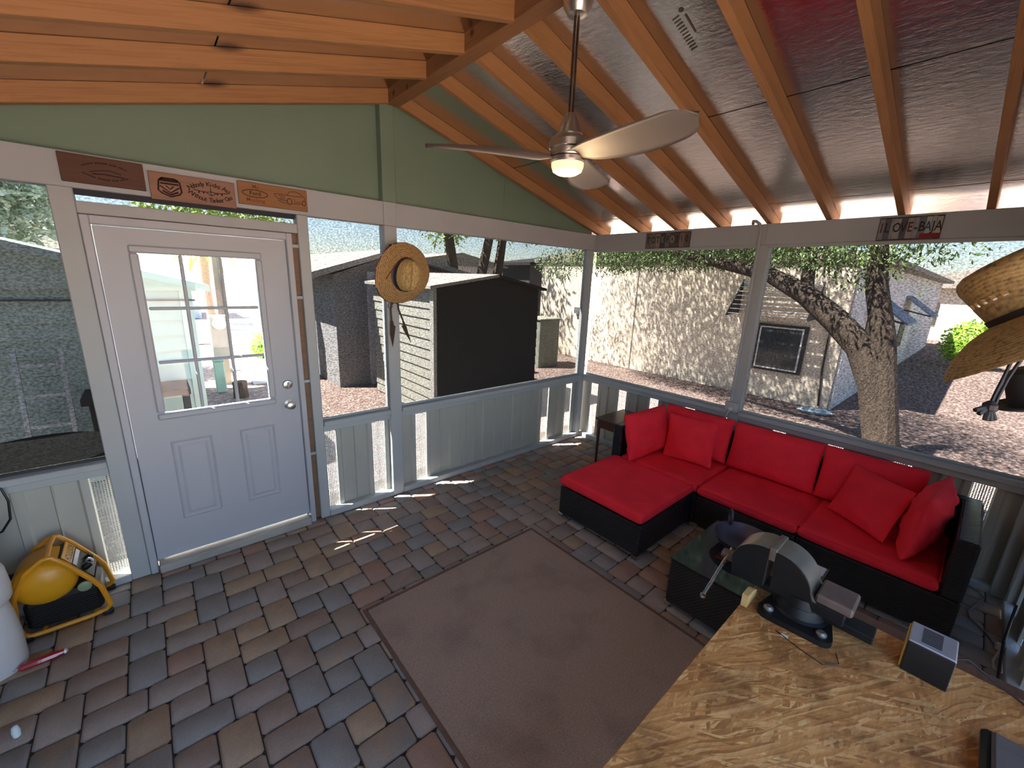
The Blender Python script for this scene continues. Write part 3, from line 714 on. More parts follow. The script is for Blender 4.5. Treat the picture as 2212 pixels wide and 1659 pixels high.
# ------------------------------------------------------------------ carved wooden signs over the door
def sign(x0, x1, z0, z1, m, label, loc=None):
    t = thing('wooden_sign', label, 'sign', ((x0 + x1) / 2, -.02, (z0 + z1) / 2), 'carved plaques over the door')
    MB().box(x0, x1, -.021, -.0085, z0, z1, .002).build('board', m, t); return t
SY = -.0216
s1 = sign(-4.235, -3.918, 2.296, 2.430, SIGNW[0], 'dark brown wooden plaque with two arcs of illegible burnt lettering')
MS1 = frame((-4.07, SY, 2.363), (1, 0, 0), (0, 0, 1)); e = MB()
def stroke(mb, M, pts, w_):
    pts = [Vector((p[0], p[1], 0)) for p in pts]
    vs = []; fs = []
    for i, p in enumerate(pts):
        d = (pts[min(i + 1, len(pts) - 1)] - pts[max(i - 1, 0)]).normalized(); nn = Vector((-d.y, d.x, 0)); vs += [tuple(M @ (p + nn * w_ / 2)), tuple(M @ (p - nn * w_ / 2))]
    for i in range(len(pts) - 1): fs.append((2*i, 2*i+1, 2*i+3, 2*i+2))
    mb.add(vs, fs)
rng = random.Random(3)
for up, yy in ((1, .04), (-1, -.038)):
    for i in range(26):
        x = -.085 + i * .0066; y = yy - up * (x * x) * 3
        if i in (7, 15, 20): continue
        h = .006 + .003 * rng.random(); e.add([tuple(MS1 @ Vector(p)) for p in ((x, y - h/2, 0), (x + .0048, y - h/2, 0), (x + .0048, y + h/2, 0), (x, y + h/2, 0))], [(0, 1, 2, 3)])
stroke(e, MS1, [(-.06, -.008), (-.02, .004), (.02, .008), (.06, -.002)], .004); stroke(e, MS1, [(-.05, -.016), (0, -.012), (.07, -.018)], .006)
e.build('engraving', BURN, s1, smooth=False)
s2 = sign(-3.902, -3.507, 2.262, 2.404, SIGNW[1], 'pinkish plaque lettered with an aircraft tanker motto and a round badge')
M2 = frame((-3.705, SY, 2.333), (1, 0, 0), (0, 0, 1)); e = MB()
arc_text(e, 'Nobody Kicks Ass', M2, .034, .075, .043, .17, .077, 1); arc_text(e, 'Without Tanker Gas', M2, .034, .078, -.043, .17, .07, -1)
stroke(e, M2, [(-.005, .006), (.03, .001), (.06, 0), (.078, .004), (.096, 0), (.126, .001), (.16, .006)], .004)
for x in (.02, .042, .108, .13): stroke(e, M2, [(x, 0), (x, -.01)], .008)
stroke(e, M2, [(.077, .026), (.077, -.016)], .0035); stroke(e, M2, [(.055, -.003), (.078, -.018), (.1, -.003)], .004)
shield = [(-.155, .03), (-.14, .044), (-.085, .044), (-.065, .03), (-.06, -.02), (-.07, -.034), (-.11, -.05), (-.15, -.034), (-.162, -.02), (-.155, .03)]
stroke(e, M2, shield, .008); stroke(e, M2, [(-.15, .034), (-.07, .034)], .016); stroke(e, M2, [(-.15, .016), (-.07, .016)], .009)
stroke(e, M2, [(-.152, .002), (-.11, -.03), (-.068, .002)], .007); stroke(e, M2, [(-.127, .006), (-.11, -.012), (-.093, .006)], .006); stroke(e, M2, [(-.145, -.022), (-.11, -.04), (-.075, -.022)], .009)
e.build('engraving', BURN, s2, smooth=False)
s3 = sign(-3.491, -3.100, 2.294, 2.425, SIGNW[2], 'orange-brown plaque engraved with an oval emblem and a coupe')
M3 = frame((-3.296, SY, 2.358), (1, 0, 0), (0, 0, 1)); e = MB()
stroke(e, M3, [(-.105 + .068 * math.cos(a), .004 + .021 * math.sin(a)) for a in [2 * math.pi * k / 32 for k in range(33)]], .004)
put_text(e, 'Ford', M3 @ at(-.105, .004, 0), .032)
car = [[(.0, .02), (.04, .024), (.075, .022), (.09, .044), (.125, .05), (.16, .038), (.182, .016), (.184, -.0)], [(.0, .02), (.01, .004), (.02, -.004), (.05, -.012), (.075, -.012)],
       [(.075, .022), (.12, .02), (.165, .024)], [(.105, -.026), (.15, -.022), (.165, -.018)], [(.115, .006), (.12, -.014), (.155, -.01)], [(.02, -.014), (.045, -.026), (.075, -.026)], [(.025, .014), (.06, .012), (.06, -.004), (.03, .0)]]
for c in car: stroke(e, M3, c, .003)
for cx, rr in ((.088, .018), (.174, .014)): stroke(e, M3, [(cx + rr * .75 * math.cos(a), -.014 + rr * math.sin(a)) for a in [2 * math.pi * k / 20 for k in range(21)]], .004)
e.build('engraving', BURN, s3, smooth=False)
e = MB(); put_text(e, 'My', M3 @ at(-.1, .043, 0), .03); e.build('engraving', BURNL, s3, smooth=False)
e = MB(); put_text(e, 'Mustang', M3 @ at(-.105, -.034, 0), .03); e.build('engraving', BURNL, s3, smooth=False)

# ------------------------------------------------------------------ licence-plate signs on the right header
def plate_sign(y0, y1, z0, z1, label, chunks):
    t = thing('licence_plate_sign', label, 'sign', (-.012, (y0 + y1) / 2, (z0 + z1) / 2)); wdt = y0 - y1; n = len(chunks)
    MB().box(-.012, -.0045, y1, y0, z0, z1, .001).build('backing', mat('plate_backing', '#3a3634', .5), t)
    y = y0 - .004
    for i, (ch, bg, fg, wf_) in enumerate(chunks):
        yw = wf_ * (wdt - .008); zz0 = z0 + .004 + rng.uniform(0, .004); zz1 = z1 - .004 - rng.uniform(0, .006)
        o = MB().box(-.0145, -.0122, y - yw + .0006, y - .0006, zz0, zz1, .0006).build('plate_piece', mat('plate_' + bg.strip('#'), bg, .4, .2, var=.2, scale=40), t)
        if ch:
            e = MB(); put_text(e, ch, frame((-.0149, y - yw / 2, (z0 + z1) / 2 + .004), (0, -1, 0), (0, 0, 1)), .088, .62); e.build('letter', mat('letter_' + fg.strip('#'), fg, .5), o, smooth=False)
        y -= yw
    return t
plate_sign(-2.515, -2.838, 2.275, 2.425, 'licence-plate letter sign reading I LOVE-BAJA with red corner', [('I', '#8c8690', '#4a1420', .09), ('L', '#585c66', '#17171c', .1), ('', '#8b918c', '#222222', .05), ('O', '#9a9c98', '#141414', .12), ('V', '#55525e', '#121014', .1), ('E', '#9b9490', '#4a1a20', .11), ('-', '#8d8f98', '#141418', .08), ('B', '#6d7478', '#101012', .1), ('A', '#aab2ac', '#2c4a4a', .09), ('J', '#a6a8a2', '#141616', .07), ('A', '#b0b0a8', '#2a1a18', .09)])
t_ = [o for o in SC.objects if o.name.startswith('licence_plate_sign')][-1]
MB().box(-.0152, -.0128, -2.837, -2.737, 2.281, 2.312, .0005).build('red_plate_piece', mat('plate_red', '#8c1018', .4), t_)
plate_sign(-.665, -1.14, 2.272, 2.42, 'longer dark licence-plate collage sign near the corner, letters hardly legible', [('T', '#6e6a66', '#141212', .12), ('O', '#7a7470', '#141212', .12), ('T', '#8a847c', '#2a2420', .1), ('4', '#3c3836', '#88827c', .0) if False else ('K', '#4a4644', '#8a847e', .12), ('F', '#6a6c66', '#161414', .1), ('O', '#5c5048', '#a89c90', .12), ('S', '#55504e', '#161212', .1), ('I', '#8a7a74', '#3a1a1e', .1), ('0', '#6c5c58', '#141010', .12)])

# ------------------------------------------------------------------ straw hats
def straw(name, col, dark, freq=900, amp=.08):
    m, t, b = new_mat(name); b.inputs['Roughness'].default_value = .7; v = coords(t)
    sp = t.nodes.new('ShaderNodeSeparateXYZ'); t.links.new(v, sp.inputs[0])
    l = t.nodes.new('ShaderNodeVectorMath'); l.operation = 'LENGTH'; t.links.new(v, l.inputs[0])
    sn = t.nodes.new('ShaderNodeMath'); sn.operation = 'SINE'; mu = t.nodes.new('ShaderNodeMath'); mu.operation = 'MULTIPLY'; mu.inputs[1].default_value = freq; t.links.new(l.outputs['Value'], mu.inputs[0]); t.links.new(mu.outputs[0], sn.inputs[0])
    n = noise(t, v, 90, 3, .6); n2 = noise(t, v, 9, 3)
    mx = t.nodes.new('ShaderNodeMath'); mx.operation = 'MULTIPLY_ADD'; mx.inputs[1].default_value = amp; t.links.new(sn.outputs[0], mx.inputs[0]); t.links.new(n, mx.inputs[2])
    c = ramp(t, mx.outputs[0], [(.28, lin(dark)), (.5, lin(col)), (.75, scl(lin(col), 1.3))]); t.links.new(c, b.inputs['Base Color']); add_bump(t, b, mx.outputs[0], .7, .004); return m
STRAW1 = straw('honey_straw', '#b08f60', '#7a5c38', 430, .13); STRAWCR = straw('pale_crown_straw', '#bfa36a', '#8f7446'); STRAW2 = straw('golden_straw', '#9a7a48', '#664e2c')
def hat_pts(prof, n, fn): 
    mb = MB(); vs = []; fs = []
    for i, (r, z) in enumerate(prof):
        for k in range(n):
            a = 2 * math.pi * k / n; vs.append(fn(r, z, a))
    for i in range(len(prof) - 1):
        for k in range(n): fs.append((i*n+k, i*n+(k+1) % n, (i+1)*n+(k+1) % n, (i+1)*n+k))
    return mb, vs, fs
# hat on the gable post
H1 = frame((-2.455, -.10, 1.915), (1, .28, .05), (0.02, -.16, .98))      # local z = hat's crown axis, pointing into the room
h1 = thing('straw_hat', 'round straw sun hat with a navy band hung on the white gable post', 'hat', (-2.46, -.085, 1.915))
def fn1(r, z, a): 
    wv = .018 * math.cos(2 * a + .4) * max(0, (r - .1) / .12); return tuple(H1 @ Vector((r * math.cos(a) * 1.2, r * math.sin(a) * 1.02, z + wv)))
mb, vs, fs = hat_pts([(.228, -.012), (.20, .0), (.16, .008), (.135, .008), (.12, .012), (.115, .012), (.115, .006), (.135, .002), (.16, .002), (.20, -.006), (.226, -.018), (.228, -.012)], 48, fn1); mb.add(vs, fs).build('brim', STRAW1, h1)
def fn1c(r, z, a):
    dent = -.018 * math.exp(-((r * math.cos(a)) / .02) ** 2) * max(0, (z - .08) / .03) if z > .08 else 0
    return tuple(H1 @ Vector((r * math.cos(a) * .92, r * math.sin(a) * 1.08, z + dent)))
mb, vs, fs = hat_pts([(.118, .01), (.115, .03), (.108, .07), (.098, .095), (.08, .112), (.05, .119), (.02, .12), (.002, .12)], 40, fn1c); mb.add(vs, fs).build('crown', STRAWCR, h1)
mb, vs, fs = hat_pts([(.1215, .010), (.1195, .034), (.114, .034), (.116, .010)], 40, fn1c); mb.add(vs, fs).build('hat_band', mat('navy_band', '#20243c', .7, var=.5, scale=30), h1)
mb, vs, fs = hat_pts([(.2285, -.0115), (.232, -.015), (.228, -.021), (.215, -.017), (.2285, -.0115)], 48, fn1); 
bmt, btt, bbb = new_mat('flag_binding'); bbb.inputs['Roughness'].default_value = .7
btt.links.new(ramp(btt, noise(btt, coords(btt), 9, 1), [(.4, lin('#1c2036')), (.46, lin('#7d1c1c')), (.56, lin('#8a2420')), (.6, lin('#d8d0c8')), (.64, lin('#22263c'))]), bbb.inputs['Base Color'])
mb.add(vs, fs).build('brim_binding', bmt, h1)
cs = [(-.19, -.03, .02), (-.16, .02, .028), (-.13, .065, .04), (-.10, .10, .05), (-.06, .125, .045), (.03, .13, .04)]
MB().tube([tuple(H1 @ Vector(p)) for p in cs], .0028, 6).build('chin_cord', mat('leather_cord', '#7a2c1c', .6), h1)
# shears hanging below
SHM = mat('rusty_shears', '#4a3a30', .55, .5, var=.25, scale=40)
sh = thing('sheep_shears', 'old rusty sheep shears hanging below the straw hat on the post', 'shears', (-2.5, -.05, 1.69))
arc = [(-2.535 + .0, -.03, 1.6)] 
MB().tube([(-2.535, -.03, 1.55), (-2.54, -.03, 1.64), (-2.535, -.03, 1.675), (-2.51, -.03, 1.70), (-2.485, -.03, 1.695), (-2.475, -.03, 1.675), (-2.475, -.03, 1.645), (-2.435, -.032, 1.54)], .0075, 8).build('spring_bow', SHM, sh)
MB().prism([(-2.548, 1.55), (-2.525, 1.55), (-2.518, 1.515), (-2.505, 1.505), (-2.515, 1.44), (-2.533, 1.34), (-2.552, 1.44)], -.034, -.029).build('blade', SHM, sh, smooth=False)
MB().prism([(-2.445, 1.545), (-2.428, 1.54), (-2.41, 1.50), (-2.37, 1.36), (-2.425, 1.45), (-2.452, 1.505), (-2.44, 1.515)], -.036, -.031).build('blade', SHM, sh, smooth=False)
ha = tag(MB().box(-2.528, -2.508, -.02, -.0125, 2.075, 2.135).tube([(-2.518, -.016, 2.085), (-2.518, -.04, 2.078), (-2.518, -.05, 2.10)], .005, 8).build('coat_hook', mat('hook_brown', '#3a2018', .5, .6)), 'small dark iron hook screwed to the post above the straw hat', 'hook')
tag(MB().tube([(-2.518, -.013, 1.70), (-2.518, -.05, 1.69), (-2.518, -.055, 1.705)], .004, 8).lathe([(.024, 0), (.02, .012), (.008, .016)], 16, at(-2.535, -.012, 1.668) @ FA).build('wall_peg', mat('peg_grey', '#8d8b8e', .6)), 'round grey peg on the post holding the shears', 'hook')

# ------------------------------------------------------------------ work bench, vise and what stands on it
BX0, BX1, BY0, BY1, BZ = -3.75, -2.352, -3.57, -2.811, .86
be = thing('workbench', 'heavy workbench with a stained strand-board top in front of the rug', 'workbench', (-2.95, -3.18, 0))
MB().box(BX0, BX1, BY0, BY1, BZ - .018, BZ, .002).build('bench_top', OSB, be)
MB().box(BX1 + .0005, BX1 + .075, BY0, BY1 - .0, BZ - .055, BZ - .018, .003).build('back_rail', PLANK, be)
MB().box(BX0, BX1, BY1 - .04, BY1 - .004, BZ - .108, BZ - .0185, .003).build('apron', PINE, be); MB().box(BX0, BX1, BY0, BY0 + .036, BZ - .108, BZ - .0185, .003).build('apron', PINE, be)
for x in (BX0 + .05, BX1 - .05):
    for y in (BY0 + .085, BY1 - .09): MB().box(x - .044, x + .044, y - .044, y + .044, 0, BZ - .109, .003).build('leg', PINE, be)
tag(MB().prism([(-2.60, BZ), (-2.515, BZ), (-2.515, BZ + .028), (-2.55, BZ + .045), (-2.60, BZ + .045)], -2.832, -2.813).build('wood_scrap', PINE), 'pale pine offcut at the bench corner under the vise jaws', 'wood')
vi = thing('bench_vise', 'heavy dark bench vise bolted to the corner of the strand-board bench', 'vise', (-2.475, -2.95, BZ))
VX0, VX1 = -2.525, -2.415
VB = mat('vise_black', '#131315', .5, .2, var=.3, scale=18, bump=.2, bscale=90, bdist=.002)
MB().lathe([(.08, BZ + .02), (.07, BZ + .026), (.062, BZ + .05), (.06, BZ + .055)], 28, at(-2.485, -2.955, 0)).build('base', VB, vi)
LUGS = ((-2.572, -2.887), (-2.56, -3.03))
hp = [(-2.485 + .085 * math.cos(a), -2.955 + .085 * math.sin(a)) for a in [2 * math.pi * k / 24 for k in range(24)]]
for (x, y) in LUGS: hp += [(x + .03 * math.cos(a), y + .03 * math.sin(a)) for a in [2 * math.pi * k / 16 for k in range(16)]]
def hull(pts):
    pts = sorted(set(pts)); out = []
    for seq in (pts, pts[::-1]):
        h = []
        for p in seq:
            while len(h) > 1 and (h[-1][0]-h[-2][0])*(p[1]-h[-2][1]) - (h[-1][1]-h[-2][1])*(p[0]-h[-2][0]) <= 0: h.pop()
            h.append(p)
        out += h[:-1]
    return out
MB().prism(hull(hp), BZ, BZ + .0195, 'z').build('base_plate', VB, vi)
for (x, y) in LUGS: MB().lathe([(.015, BZ + .02), (.015, BZ + .026), (.009, BZ + .032)], 12, at(x, y, 0)).build('bolt', STEEL, vi)
# swivel body
MB().lathe([(.06, BZ + .056), (.052, BZ + .085)], 24, at(-2.485, -2.955, 0)).build('swivel', VB, vi)
# rear jaw body: profile in y,z extruded across x
def arcp(cy, cz, r, a0, a1, n): return [(cy + r * math.cos(R(a0 + (a1 - a0) * i / n)), cz + r * math.sin(R(a0 + (a1 - a0) * i / n))) for i in range(n + 1)]
rear = [(-2.868, BZ + .086), (-2.868, BZ + .205)] + arcp(-2.875, BZ + .10, .105, 86, 172, 10) + [(-3.0, BZ + .086)]
MB().prism(rear, VX0, VX1, 'x').build('rear_jaw', [STEEL], vi, angle=25)
MB().box(VX0 - .004, VX1 + .004, -2.868, -2.855, BZ + .165, BZ + .212, .002).build('jaw_plate', STEEL, vi)
MB().box(VX0 - .002, VX1 + .002, -3.085, -2.99, BZ + .095, BZ + .125, .006).build('anvil', RUSTY, vi)
MB().box(VX0 - .001, VX1 - .0, -3.07, -2.868, BZ + .0555, BZ + .094, .004).build('body', VB, vi)
MB().box(VX0 + .022, VX1 - .022, -3.14, -2.76, BZ + .03, BZ + .0552, .003).build('slide_bar', VB, vi)
front = [(-2.846, BZ + .056), (-2.846, BZ + .205)] + arcp(-2.840, BZ + .10, .105, 94, 14, 10) + [(-2.745, BZ + .056)]
MB().prism(front, VX0, VX1, 'x').build('front_jaw', [STEEL], vi, angle=25)
MB().prism([(p[0] * 1.0, p[1]) for p in [(-2.846, BZ + .05), (-2.846, BZ + .2)] + arcp(-2.840, BZ + .098, .1035, 94, 14, 8) + [(-2.747, BZ + .05)]], VX0 - .006, VX0 - .0005, 'x').build('shaded_side', VB, vi, angle=25)  # dark sheet: shade on the front jaw's left side put into colour
MB().prism([(p[0], p[1]) for p in [(-2.868, BZ + .06), (-2.868, BZ + .2)] + arcp(-2.875, BZ + .098, .1035, 86, 172, 8) + [(-2.998, BZ + .06)]], VX0 - .006, VX0 - .0005, 'x').build('shaded_side', VB, vi, angle=25)  # rear jaw's left side, shade painted dark the same way
MB().box(VX0 - .004, VX1 + .004, -2.859, -2.846, BZ + .165, BZ + .212, .002).build('jaw_plate', RUSTY, vi)
MB().tube([(-2.485, -2.75, BZ + .085), (-2.485, -2.695, BZ + .085)], [.02, .018], 14).build('spindle', RUSTY, vi)
MB().tube([(-2.46, -2.715, BZ + .10), (-2.70, -2.725, BZ + .03)], .006, 10).lathe([(.002, -.008), (.009, -.004), (.009, .006), (.002, .008)], 10, at(-2.70, -2.725, BZ + .03)).build('handle_bar', CHROME, vi)
ps = thing('power_supply_box', 'small vented metal box with black front on the far edge of the bench', 'box', (-2.43, -3.25, BZ))
PX0, PX1, PY0, PY1 = -2.487, -2.381, -3.302, -3.206
MB().box(PX0, PX1, PY0, PY1, BZ, BZ + .10, .003).build('case', mat('case_grey', '#a9a8ae', .4, .5), ps)
MB().box(PX0 - .006, PX0 - .0003, PY0 + .001, PY1 - .001, BZ + .001, BZ + .098, .002).build('front_panel', BLACK, ps)
MB().box(PX0 + .002, PX1 - .002, PY1 + .0003, PY1 + .004, BZ + .002, BZ + .09, .001).build('side_label', mat('yellow_label', '#c8a83c', .5), ps)
for i in range(9): MB().box(PX0 + .018 + i * .0085, PX0 + .0215 + i * .0085, PY0 + .03, PY1 - .025, BZ + .1001, BZ + .1012).build('vent_slot', BLACK, ps)
tag(MB().tube([(-2.385, -3.29, BZ + .03), (-2.36, -3.33, BZ + .045), (-2.36, -3.38, BZ + .02), (-2.40, -3.47, BZ + .006), (-2.44, -3.55, BZ + .005)], .003, 6).build('black_lead', mat('dark_cord', '#2a1c1c', .6)), 'dark cord running from the vented box along the bench edge', 'cord')
tl = thing('clamp_base', 'black metal tool base at the near corner of the bench, cut by the frame', 'tool', (-2.66, -3.43, BZ))
MB().box(-2.80, -2.60, -3.36 - .17, -3.36, BZ + .019, BZ + .045, .008).build('base_plate', BLACK, tl)
MB().box(-2.785, -2.615, -3.515, -3.374, BZ + .0455, BZ + .058, .006).build('top_pad', mat('grey_pad', '#544c48', .6, var=.15, scale=30), tl)
tag(MB().box(-2.83, -2.64, -3.52, -3.37, BZ, BZ + .0185, .002).build('wood_offcut', PINE), 'thin pale wood offcut beneath the black tool base', 'wood')
tag(MB().tube([(-2.63, -2.93, BZ + .003), (-2.65, -3.0, BZ + .003), (-2.66, -3.06, BZ + .003), (-2.62, -3.09, BZ + .003), (-2.58, -3.075, BZ + .003)], .0013, 5).build('wire_scrap', BLACK), 'thin loop of black wire on the strand board beside the vise', 'wire')
tag(MB().prism([(-2.638, -2.945), (-2.625, -2.945), (-2.622, -2.962), (-2.635, -2.966)], BZ, BZ + .0015, 'z').build('paper_scrap', mat('scrap_white', '#d8d0c0', .8)), 'tiny pale scrap lying on the strand board near the vise bolts', 'scrap')

# ------------------------------------------------------------------ big straw hat and black hat hung beside the bench
def axis_frame(c, n, roll=0):
    n = Vector(n).normalized(); a = Vector((0, 0, 1)).cross(n).normalized(); b_ = n.cross(a)
    return Matrix(((a.x, b_.x, n.x, c[0]), (a.y, b_.y, n.y, c[1]), (a.z, b_.z, n.z, c[2]), (0, 0, 0, 1)))
_n2 = (RT * -.62 + UP * .78 + Vector((1, -.03, 0)) * .41)
H2 = axis_frame(tuple(Vector((-2.552, -3.215, 1.892)) + RT * .048), _n2)
h2 = thing('straw_hat', 'large golden straw hat with a row of punched holes hanging over the bench', 'hat', (-2.552, -3.215, 1.892))
def fn2(r, z, a):
    return tuple(H2 @ Vector((r * math.cos(a) * .98, r * math.sin(a) * 1.0, z)))
mb, vs, fs = hat_pts([(.093, .002), (.115, -.004), (.14, -.014), (.17, -.032), (.195, -.053), (.214, -.076), (.2145, -.079), (.211, -.079), (.192, -.058), (.168, -.038), (.138, -.020), (.113, -.010), (.093, -.005)], 56, fn2); mb.add(vs, fs).build('brim', STRAW2, h2)
CPF = [(.0925, -.002), (.094, .01), (.0955, .022), (.097, .034), (.0985, .046)] + [(.0992, .052), (.0998, .058), (.1003, .064)] + [(.102, .08), (.104, .095), (.103, .108), (.097, .119), (.085, .127), (.065, .131), (.04, .128), (.015, .124), (.001, .123)]
NH = 120; mb = MB(); vs = []; fs = []
for (r, z) in CPF:
    for k in range(NH):
        a = 2 * math.pi * k / NH; vs.append(fn2(r, z, a))
for i in range(len(CPF) - 1):
    for k in range(NH):
        if i in (5, 6) and k % 4 in (0, 1) and (k // 4) % 8 != 5: continue
        fs.append((i*NH+k, i*NH+(k+1) % NH, (i+1)*NH+(k+1) % NH, (i+1)*NH+k))
mb.add(vs, fs).build('crown', STRAW2, h2)
mb, vs, fs = hat_pts([(.0945, -.003), (.0965, .004), (.0975, .016), (.0955, .016)], 56, fn2); mb.add(vs, fs).build('hat_band', mat('dark_straw_band', '#2a1a10', .8), h2)
cdm = mat('black_cord', '#17120f', .6)
MB().tube([Vector((-2.6436, -3.2313, 1.8167)), Vector((-2.6717, -3.2146, 1.7925)), Vector((-2.6931, -3.2099, 1.7505)), Vector((-2.7103, -3.2057, 1.7178)), Vector((-2.7221, -3.2034, 1.6936))], .0032, 6).tube([Vector((-2.6365, -3.2331, 1.8097)), Vector((-2.6621, -3.2226, 1.7737)), Vector((-2.6802, -3.2161, 1.7453)), Vector((-2.7003, -3.2110, 1.7077)), Vector((-2.7076, -3.2103, 1.6909))], .0032, 6).build('chin_cord', cdm, h2)
tx = Vector((0.000714, -0.000618, 0.000036)); ty = Vector((-0.000125, -0.000198, -0.000916))
tk = MB(); kp = Vector((-2.7224, -3.2038, 1.6918)); tk.lathe([(.002, -.012), (.011, -.006), (.012, .004), (.004, .012)], 10, Matrix.Translation(kp))
for dx, dy in ((-32, 8), (-24, 16), (-10, 30), (0, 32), (10, 30), (14, 8)): tk.tube([kp, kp + (tx * dx + ty * dy) * .6, kp + tx * dx + ty * dy], [.004, .005, .0045], 6)
tk.build('tassel', cdm, h2)
H3c = Vector((-2.5170, -3.2786, 1.6817)); H3 = axis_frame(H3c, (-.05, .35, .95))
h3 = thing('black_hat', 'black felt hat below the golden straw hat, mostly outside the frame', 'hat', tuple(H3c))
def fn3(r, z, a): return tuple(H3 @ Vector((r * math.cos(a) * .8, r * math.sin(a) * .9, z)))
FELT = mat('black_felt', '#0e0d0e', .8)
mb, vs, fs = hat_pts([(.05, .0), (.07, .0), (.088, .006), (.09, .003), (.07, -.005), (.05, -.004)], 36, fn3); mb.add(vs, fs).build('brim', FELT, h3)
mb, vs, fs = hat_pts([(.052, -.002), (.05, .04), (.044, .075), (.03, .085), (.001, .083)], 36, fn3); mb.add(vs, fs).build('crown', FELT, h3)

# ------------------------------------------------------------------ compressor, canister, screwdriver by the left window
YEL = mat('tool_yellow', '#d99a18', .35, var=.05); YELT = mat('tube_yellow', '#d8921c', .4, var=.05); DKG = mat('dark_grille', '#121213', .5)
ac = thing('air_compressor', 'yellow and black portable air compressor in a tube frame by the door', 'compressor', (-4.54, -.165, 0))
def loop(y):
    P = [(-4.70, .045), (-4.712, .10), (-4.70, .25), (-4.64, .38), (-4.575, .43), (-4.545, .43), (-4.50, .37), (-4.42, .235), (-4.395, .18), (-4.375, .055), (-4.395, .03), (-4.45, .022), (-4.62, .022), (-4.68, .026)]
    out = []
    n = len(P)
    for i in range(n):
        a, b_ = P[i], P[(i + 1) % n]
        for t in (0, .5): out.append((a[0] + (b_[0] - a[0]) * t, y, a[1] + (b_[1] - a[1]) * t))
    return out
for y in (-.315, -.02): MB().tube(loop(y), .0125, 8, closed=True).build('tube_frame', YELT, ac)
MB().tube([(-4.56, -.315, .432), (-4.56, -.17, .445), (-4.56, -.02, .432)], .0125, 8).build('carry_handle', YELT, ac)
MB().tube([(-4.44, -.315, .025), (-4.44, -.02, .025)], .010, 8).tube([(-4.63, -.315, .025), (-4.63, -.02, .025)], .010, 8).build('cross_bar', YELT, ac)
for x in (-4.69, -4.39):
    for y in (-.315, -.02): MB().box(x - .022, x + .022, y - .02, y + .02, 0, .026, .006).build('foot', BLACK, ac)
MY = Matrix.Translation((-4.59, -.17, .285)) @ Matrix.Diagonal((1.17, 1, 1.17, 1)) @ Matrix.Rotation(R(90), 4, 'X')
MB().lathe([(.02, -.15), (.06, -.142), (.088, -.12), (.102, -.09), (.104, .0), (.104, .09), (.102, .11), (.088, .14), (.06, .162), (.02, .17)], 32, MY).build('tank', YEL, ac)
MB().box(-4.685, -4.40, -.295, -.045, .035, .20, .02).build('shroud', DKG, ac)
for i in range(9): MB().box(-4.67, -4.415, -.302, -.2955, .055 + i * .0135, .061 + i * .0135).build('grille_slat', BLACK, ac)
slope = Matrix.Translation((-4.465, -.168, .315)) @ Matrix.Rotation(R(57), 4, 'Y')
MB().box(-.10, .095, -.115, .115, -.03, .0, .006, slope).build('control_panel', DKG, ac)
MB().box(-.10, -.042, -.112, .112, .0005, .006, .003, slope).build('name_plate', YEL, ac)
e = MB(); put_text(e, 'BOSTITCH', slope @ at(-.068, 0, .0066) @ Matrix.Rotation(R(-90), 4, 'Z') , .05, .85); e.build('lettering', BLACK, ac, smooth=False)
MB().box(-.035, -.012, -.10, .10, .0005, .003, .001, slope).build('white_label', mat('label_white', '#d4d4d4', .5), ac)
for y in (-.06, .0, .055): MB().lathe([(.018, .0005), (.017, .025), (.008, .03)], 14, slope @ at(.035, y, 0)).build('dial', CHROME if y == 0 else BLACK, ac)
MB().lathe([(.028, 0), (.028, .012), (.022, .016)], 18, at(-4.455, -.2905 - .0, .205) @ FA).build('gauge', mat('gauge_face', '#8a9a78', .4), ac)
MB().tube([(-4.70, -.12, .30), (-4.73, -.12, .30)], .02, 10).build('valve', BLACK, ac); MB().tube([(-4.70, -.22, .27), (-4.74, -.22, .26)], .022, 10).build('valve', BLACK, ac)
ac.scale = (1, .8, 1); ac.location.y = -.148
cn = thing('plastic_canister', 'white plastic canister with navy oval panel at the frame edge by the compressor', 'canister', (-4.775, -.405, 0))
PLW = mat('canister_white', '#d2d0d0', .45, var=.03)
Mcn = at(-4.775, -.405, 0) @ Matrix.Diagonal((.8, .8, .92, 1))
MB().lathe([(.13, 0), (.135, .02), (.137, .18), (.128, .30), (.115, .37)], 36, Mcn).build('body', PLW, cn)
MB().lathe([(.118, .372), (.142, .40), (.146, .46), (.14, .55), (.115, .62), (.085, .645)], 36, Mcn).build('upper_body', PLW, cn)
MB().lathe([(.083, .646), (.08, .655), (.05, .65)], 28, Mcn).build('lid', mat('navy_lid', '#20242e', .4), cn)
pv = []
Mo = Matrix.Translation((-4.775, -.405, .23)) @ Matrix.Scale(.8, 4) @ Matrix.Rotation(R(2), 4, 'Z')
NAVY = mat('navy_panel', '#1a2036', .35)
ov = [(.06 * math.cos(a), .10 * math.sin(a)) for a in [2 * math.pi * k / 24 for k in range(24)]]
o_ = MB(); vs = [(-math.sqrt(.139**2 - u*u) * 0 + u, -math.sqrt(.141**2 - u*u), v) for u, v in ov] + [(u, -math.sqrt(.13**2 - u*u), v) for u, v in ov]
o_.add([tuple(Mo @ Vector(p)) for p in vs], [tuple(range(24))] + [(i, (i+1) % 24, 24 + (i+1) % 24, 24 + i) for i in range(24)]); o_.build('oval_panel', NAVY, cn)
sdv = thing('screwdriver', 'red handled screwdriver lying on the pavers before the compressor', 'screwdriver', (-4.6100, -0.4850, .018))
